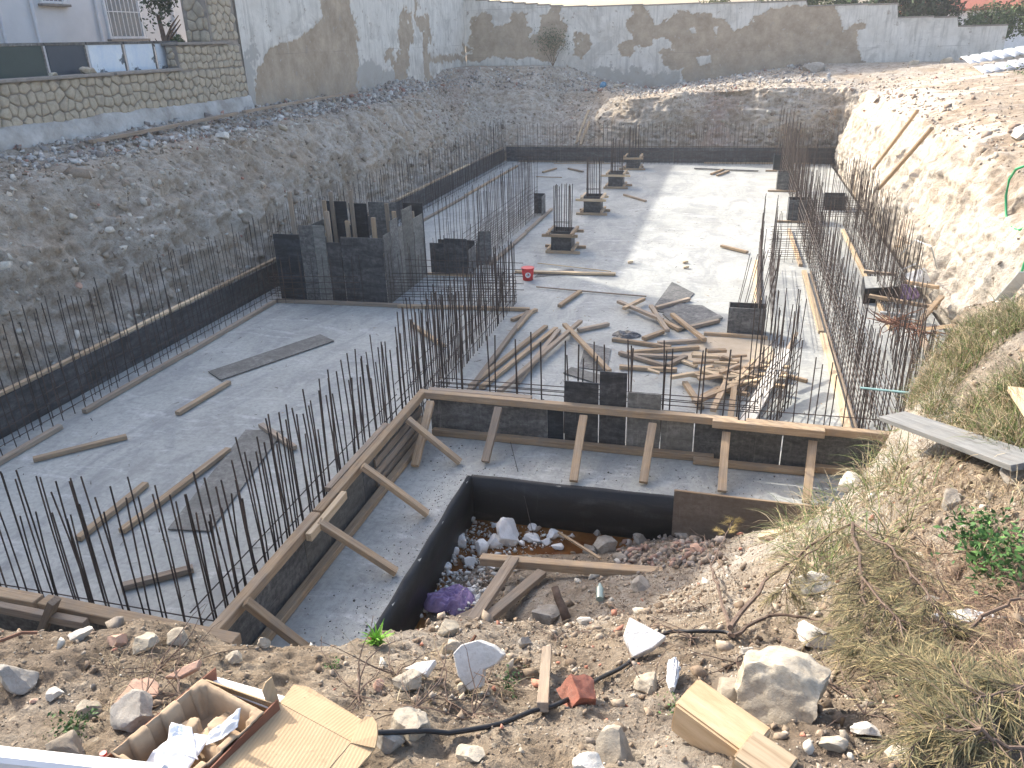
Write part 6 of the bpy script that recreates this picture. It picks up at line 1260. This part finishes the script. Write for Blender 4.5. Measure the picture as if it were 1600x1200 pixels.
# conifer branches
def conifer(stems, label, seed, density=260, L=.075, cols=None):
    rr = np.random.RandomState(seed); mb = MB(); B = []; A = []; T = []; STB = []; ntw = 0
    for st_ in stems:
        P_ = np.array([gp(u, v, h_) for (u, v, h_) in st_['p']]); fine = []
        for i in range(len(P_)-1):
            for t_ in np.linspace(0, 1, 6)[:-1]: fine.append(P_[i]*(1-t_)+P_[i+1]*t_)
        fine.append(P_[-1]); fine = np.array(fine); fine[1:-1] += rr.normal(0, .006, fine[1:-1].shape); sb = MB(); sb.tube(fine, st_['r'], 6, st_['r']*.35); STB.append(sb)
        n_ = st_.get('n', 0)
        for k in range(n_):       # side twig
            i = rr.uniform(st_.get('s', .2), 1)*(len(fine)-1); j = int(min(i, len(fine)-2)); b = fine[j]+(fine[j+1]-fine[j])*(i-j); d = fine[j+1]-fine[j]; a0 = math.atan2(d[1], d[0])+rr.choice([-1, 1])*rr.uniform(.3, 1.2)
            ln = rr.uniform(.08, .22)*st_.get('k', 1); e = rr.uniform(-.5, .35); q_ = [b]; p = b.copy()
            for s_ in range(4): e -= .12; p = p+np.array([math.cos(a0)*math.cos(e), math.sin(a0)*math.cos(e), math.sin(e)])*ln/4; q_.append(p); a0 += rr.uniform(-.2, .2)
            mb.tube(q_, .002, 4, .001); ntw += 1; m_ = 42
            for s_ in rr.uniform(.1, 1, m_)*4:
                jj = int(min(s_, 3)); B.append(q_[jj]+(q_[jj+1]-q_[jj])*(s_-jj)); A.append(a0+rr.uniform(-.9, .9)); T.append(rr.uniform(-.9, .7))
    rt = empty('conifer_branch', gp(*stems[0]['p'][0][:2]), label, 'branch'); [sb.obj('stem', M_BARK, rt) for sb in STB]
    if ntw: mb.obj('twigs', M_BARK, rt)['kind'] = 'stuff'
    if B:
        B = np.array(B)-np.array(wloc(rt)); N_ = len(B); me = blades('needles', B, np.array(A), np.array(T), rr.uniform(.3, 1, N_)*L, rr.uniform(.0017, .0034, N_), rr.uniform(-.2, .8, N_), pal(N_, cols or [(0.17, 0.155, 0.075), (0.25, 0.205, 0.11), (0.12, 0.115, 0.06), (0.32, 0.25, 0.13)], None, .25), 2); put('needles', me, parent=rt)['kind'] = 'stuff'
    return rt
conifer([{'p': [(1140, 1000, .02), (1122, 950, .12), (1108, 915, .16), (1130, 870, .25), (1150, 835, .34)], 'r': .010, 'n': 26, 's': .75, 'k': .8}, {'p': [(1122, 950, .12), (1105, 900, .18), (1098, 860, .2)], 'r': .005}, {'p': [(1130, 930, .15), (1112, 880, .2), (1075, 850, .22)], 'r': .004}], 'bare shrub stem with a drooping yellow brown tip at the rim of the pit', 5, cols=[(0.34, 0.25, 0.08), (0.42, 0.32, 0.13), (0.26, 0.2, 0.08)])
conifer([{'p': [(1140, 990, .03), (1200, 930, .12), (1260, 900, .2), (1320, 888, .26)], 'r': .012}, {'p': [(1320, 888, .26), (1332, 950, .22), (1336, 1000, .18), (1350, 1060, .12)], 'r': .008, 'n': 75, 's': 0, 'k': 1.1},
         {'p': [(1320, 888, .26), (1380, 930, .22), (1430, 980, .16), (1470, 1020, .1)], 'r': .006, 'n': 70, 's': 0, 'k': 1.0}, {'p': [(1330, 960, .2), (1380, 1010, .16), (1420, 1080, .08)], 'r': .005, 'n': 55, 's': 0, 'k': 1.0}, {'p': [(1300, 890, .24), (1240, 930, .2), (1215, 975, .15)], 'r': .005, 'n': 22, 's': .4, 'k': .8}], 'large drooping conifer branch with yellow green needles over the boulder', 6)
conifer([{'p': [(1560, 1190, .02), (1520, 1130, .1), (1460, 1100, .12), (1400, 1080, .1)], 'r': .008, 'n': 75, 's': 0, 'k': 1.0}, {'p': [(1640, 1140, .05), (1580, 1130, .12), (1510, 1150, .1)], 'r': .006, 'n': 60, 's': 0, 'k': 1.0}, {'p': [(1600, 1210, .05), (1520, 1190, .1), (1440, 1170, .07)], 'r': .006, 'n': 50, 's': 0, 'k': 1.0}], 'second conifer branch with ochre needles in the bottom right corner', 7)
conifer([{'p': [(1145, 1000, .02), (1200, 985, .08), (1260, 990, .08), (1340, 1010, .05)], 'r': .009}, {'p': [(1500, 1010, .05), (1560, 985, .1), (1620, 975, .1)], 'r': .008}], 'bare brown branches lying on the right foreground', 8)

# ---------------------------------------------------------------- thin air volume, added to stand in for lens veiling glare
hz = bpy.data.materials.new('haze'); hz.use_nodes = True; ht = hz.node_tree; ht.nodes.remove(ht.nodes['Principled BSDF'])
pv = ht.nodes.new('ShaderNodeVolumePrincipled'); pv.inputs['Density'].default_value = HAZE; pv.inputs['Color'].default_value = (0.93, 0.95, 1.0, 1); pv.inputs['Anisotropy'].default_value = .3
ht.links.new(pv.outputs[0], ht.nodes['Material Output'].inputs['Volume'])
mb = MB(); mb.box(-170, 170, -130, 170, -2.3, 16.0); tag(mb.obj('haze', hz, base=(0, 0, 0)), kind='stuff')
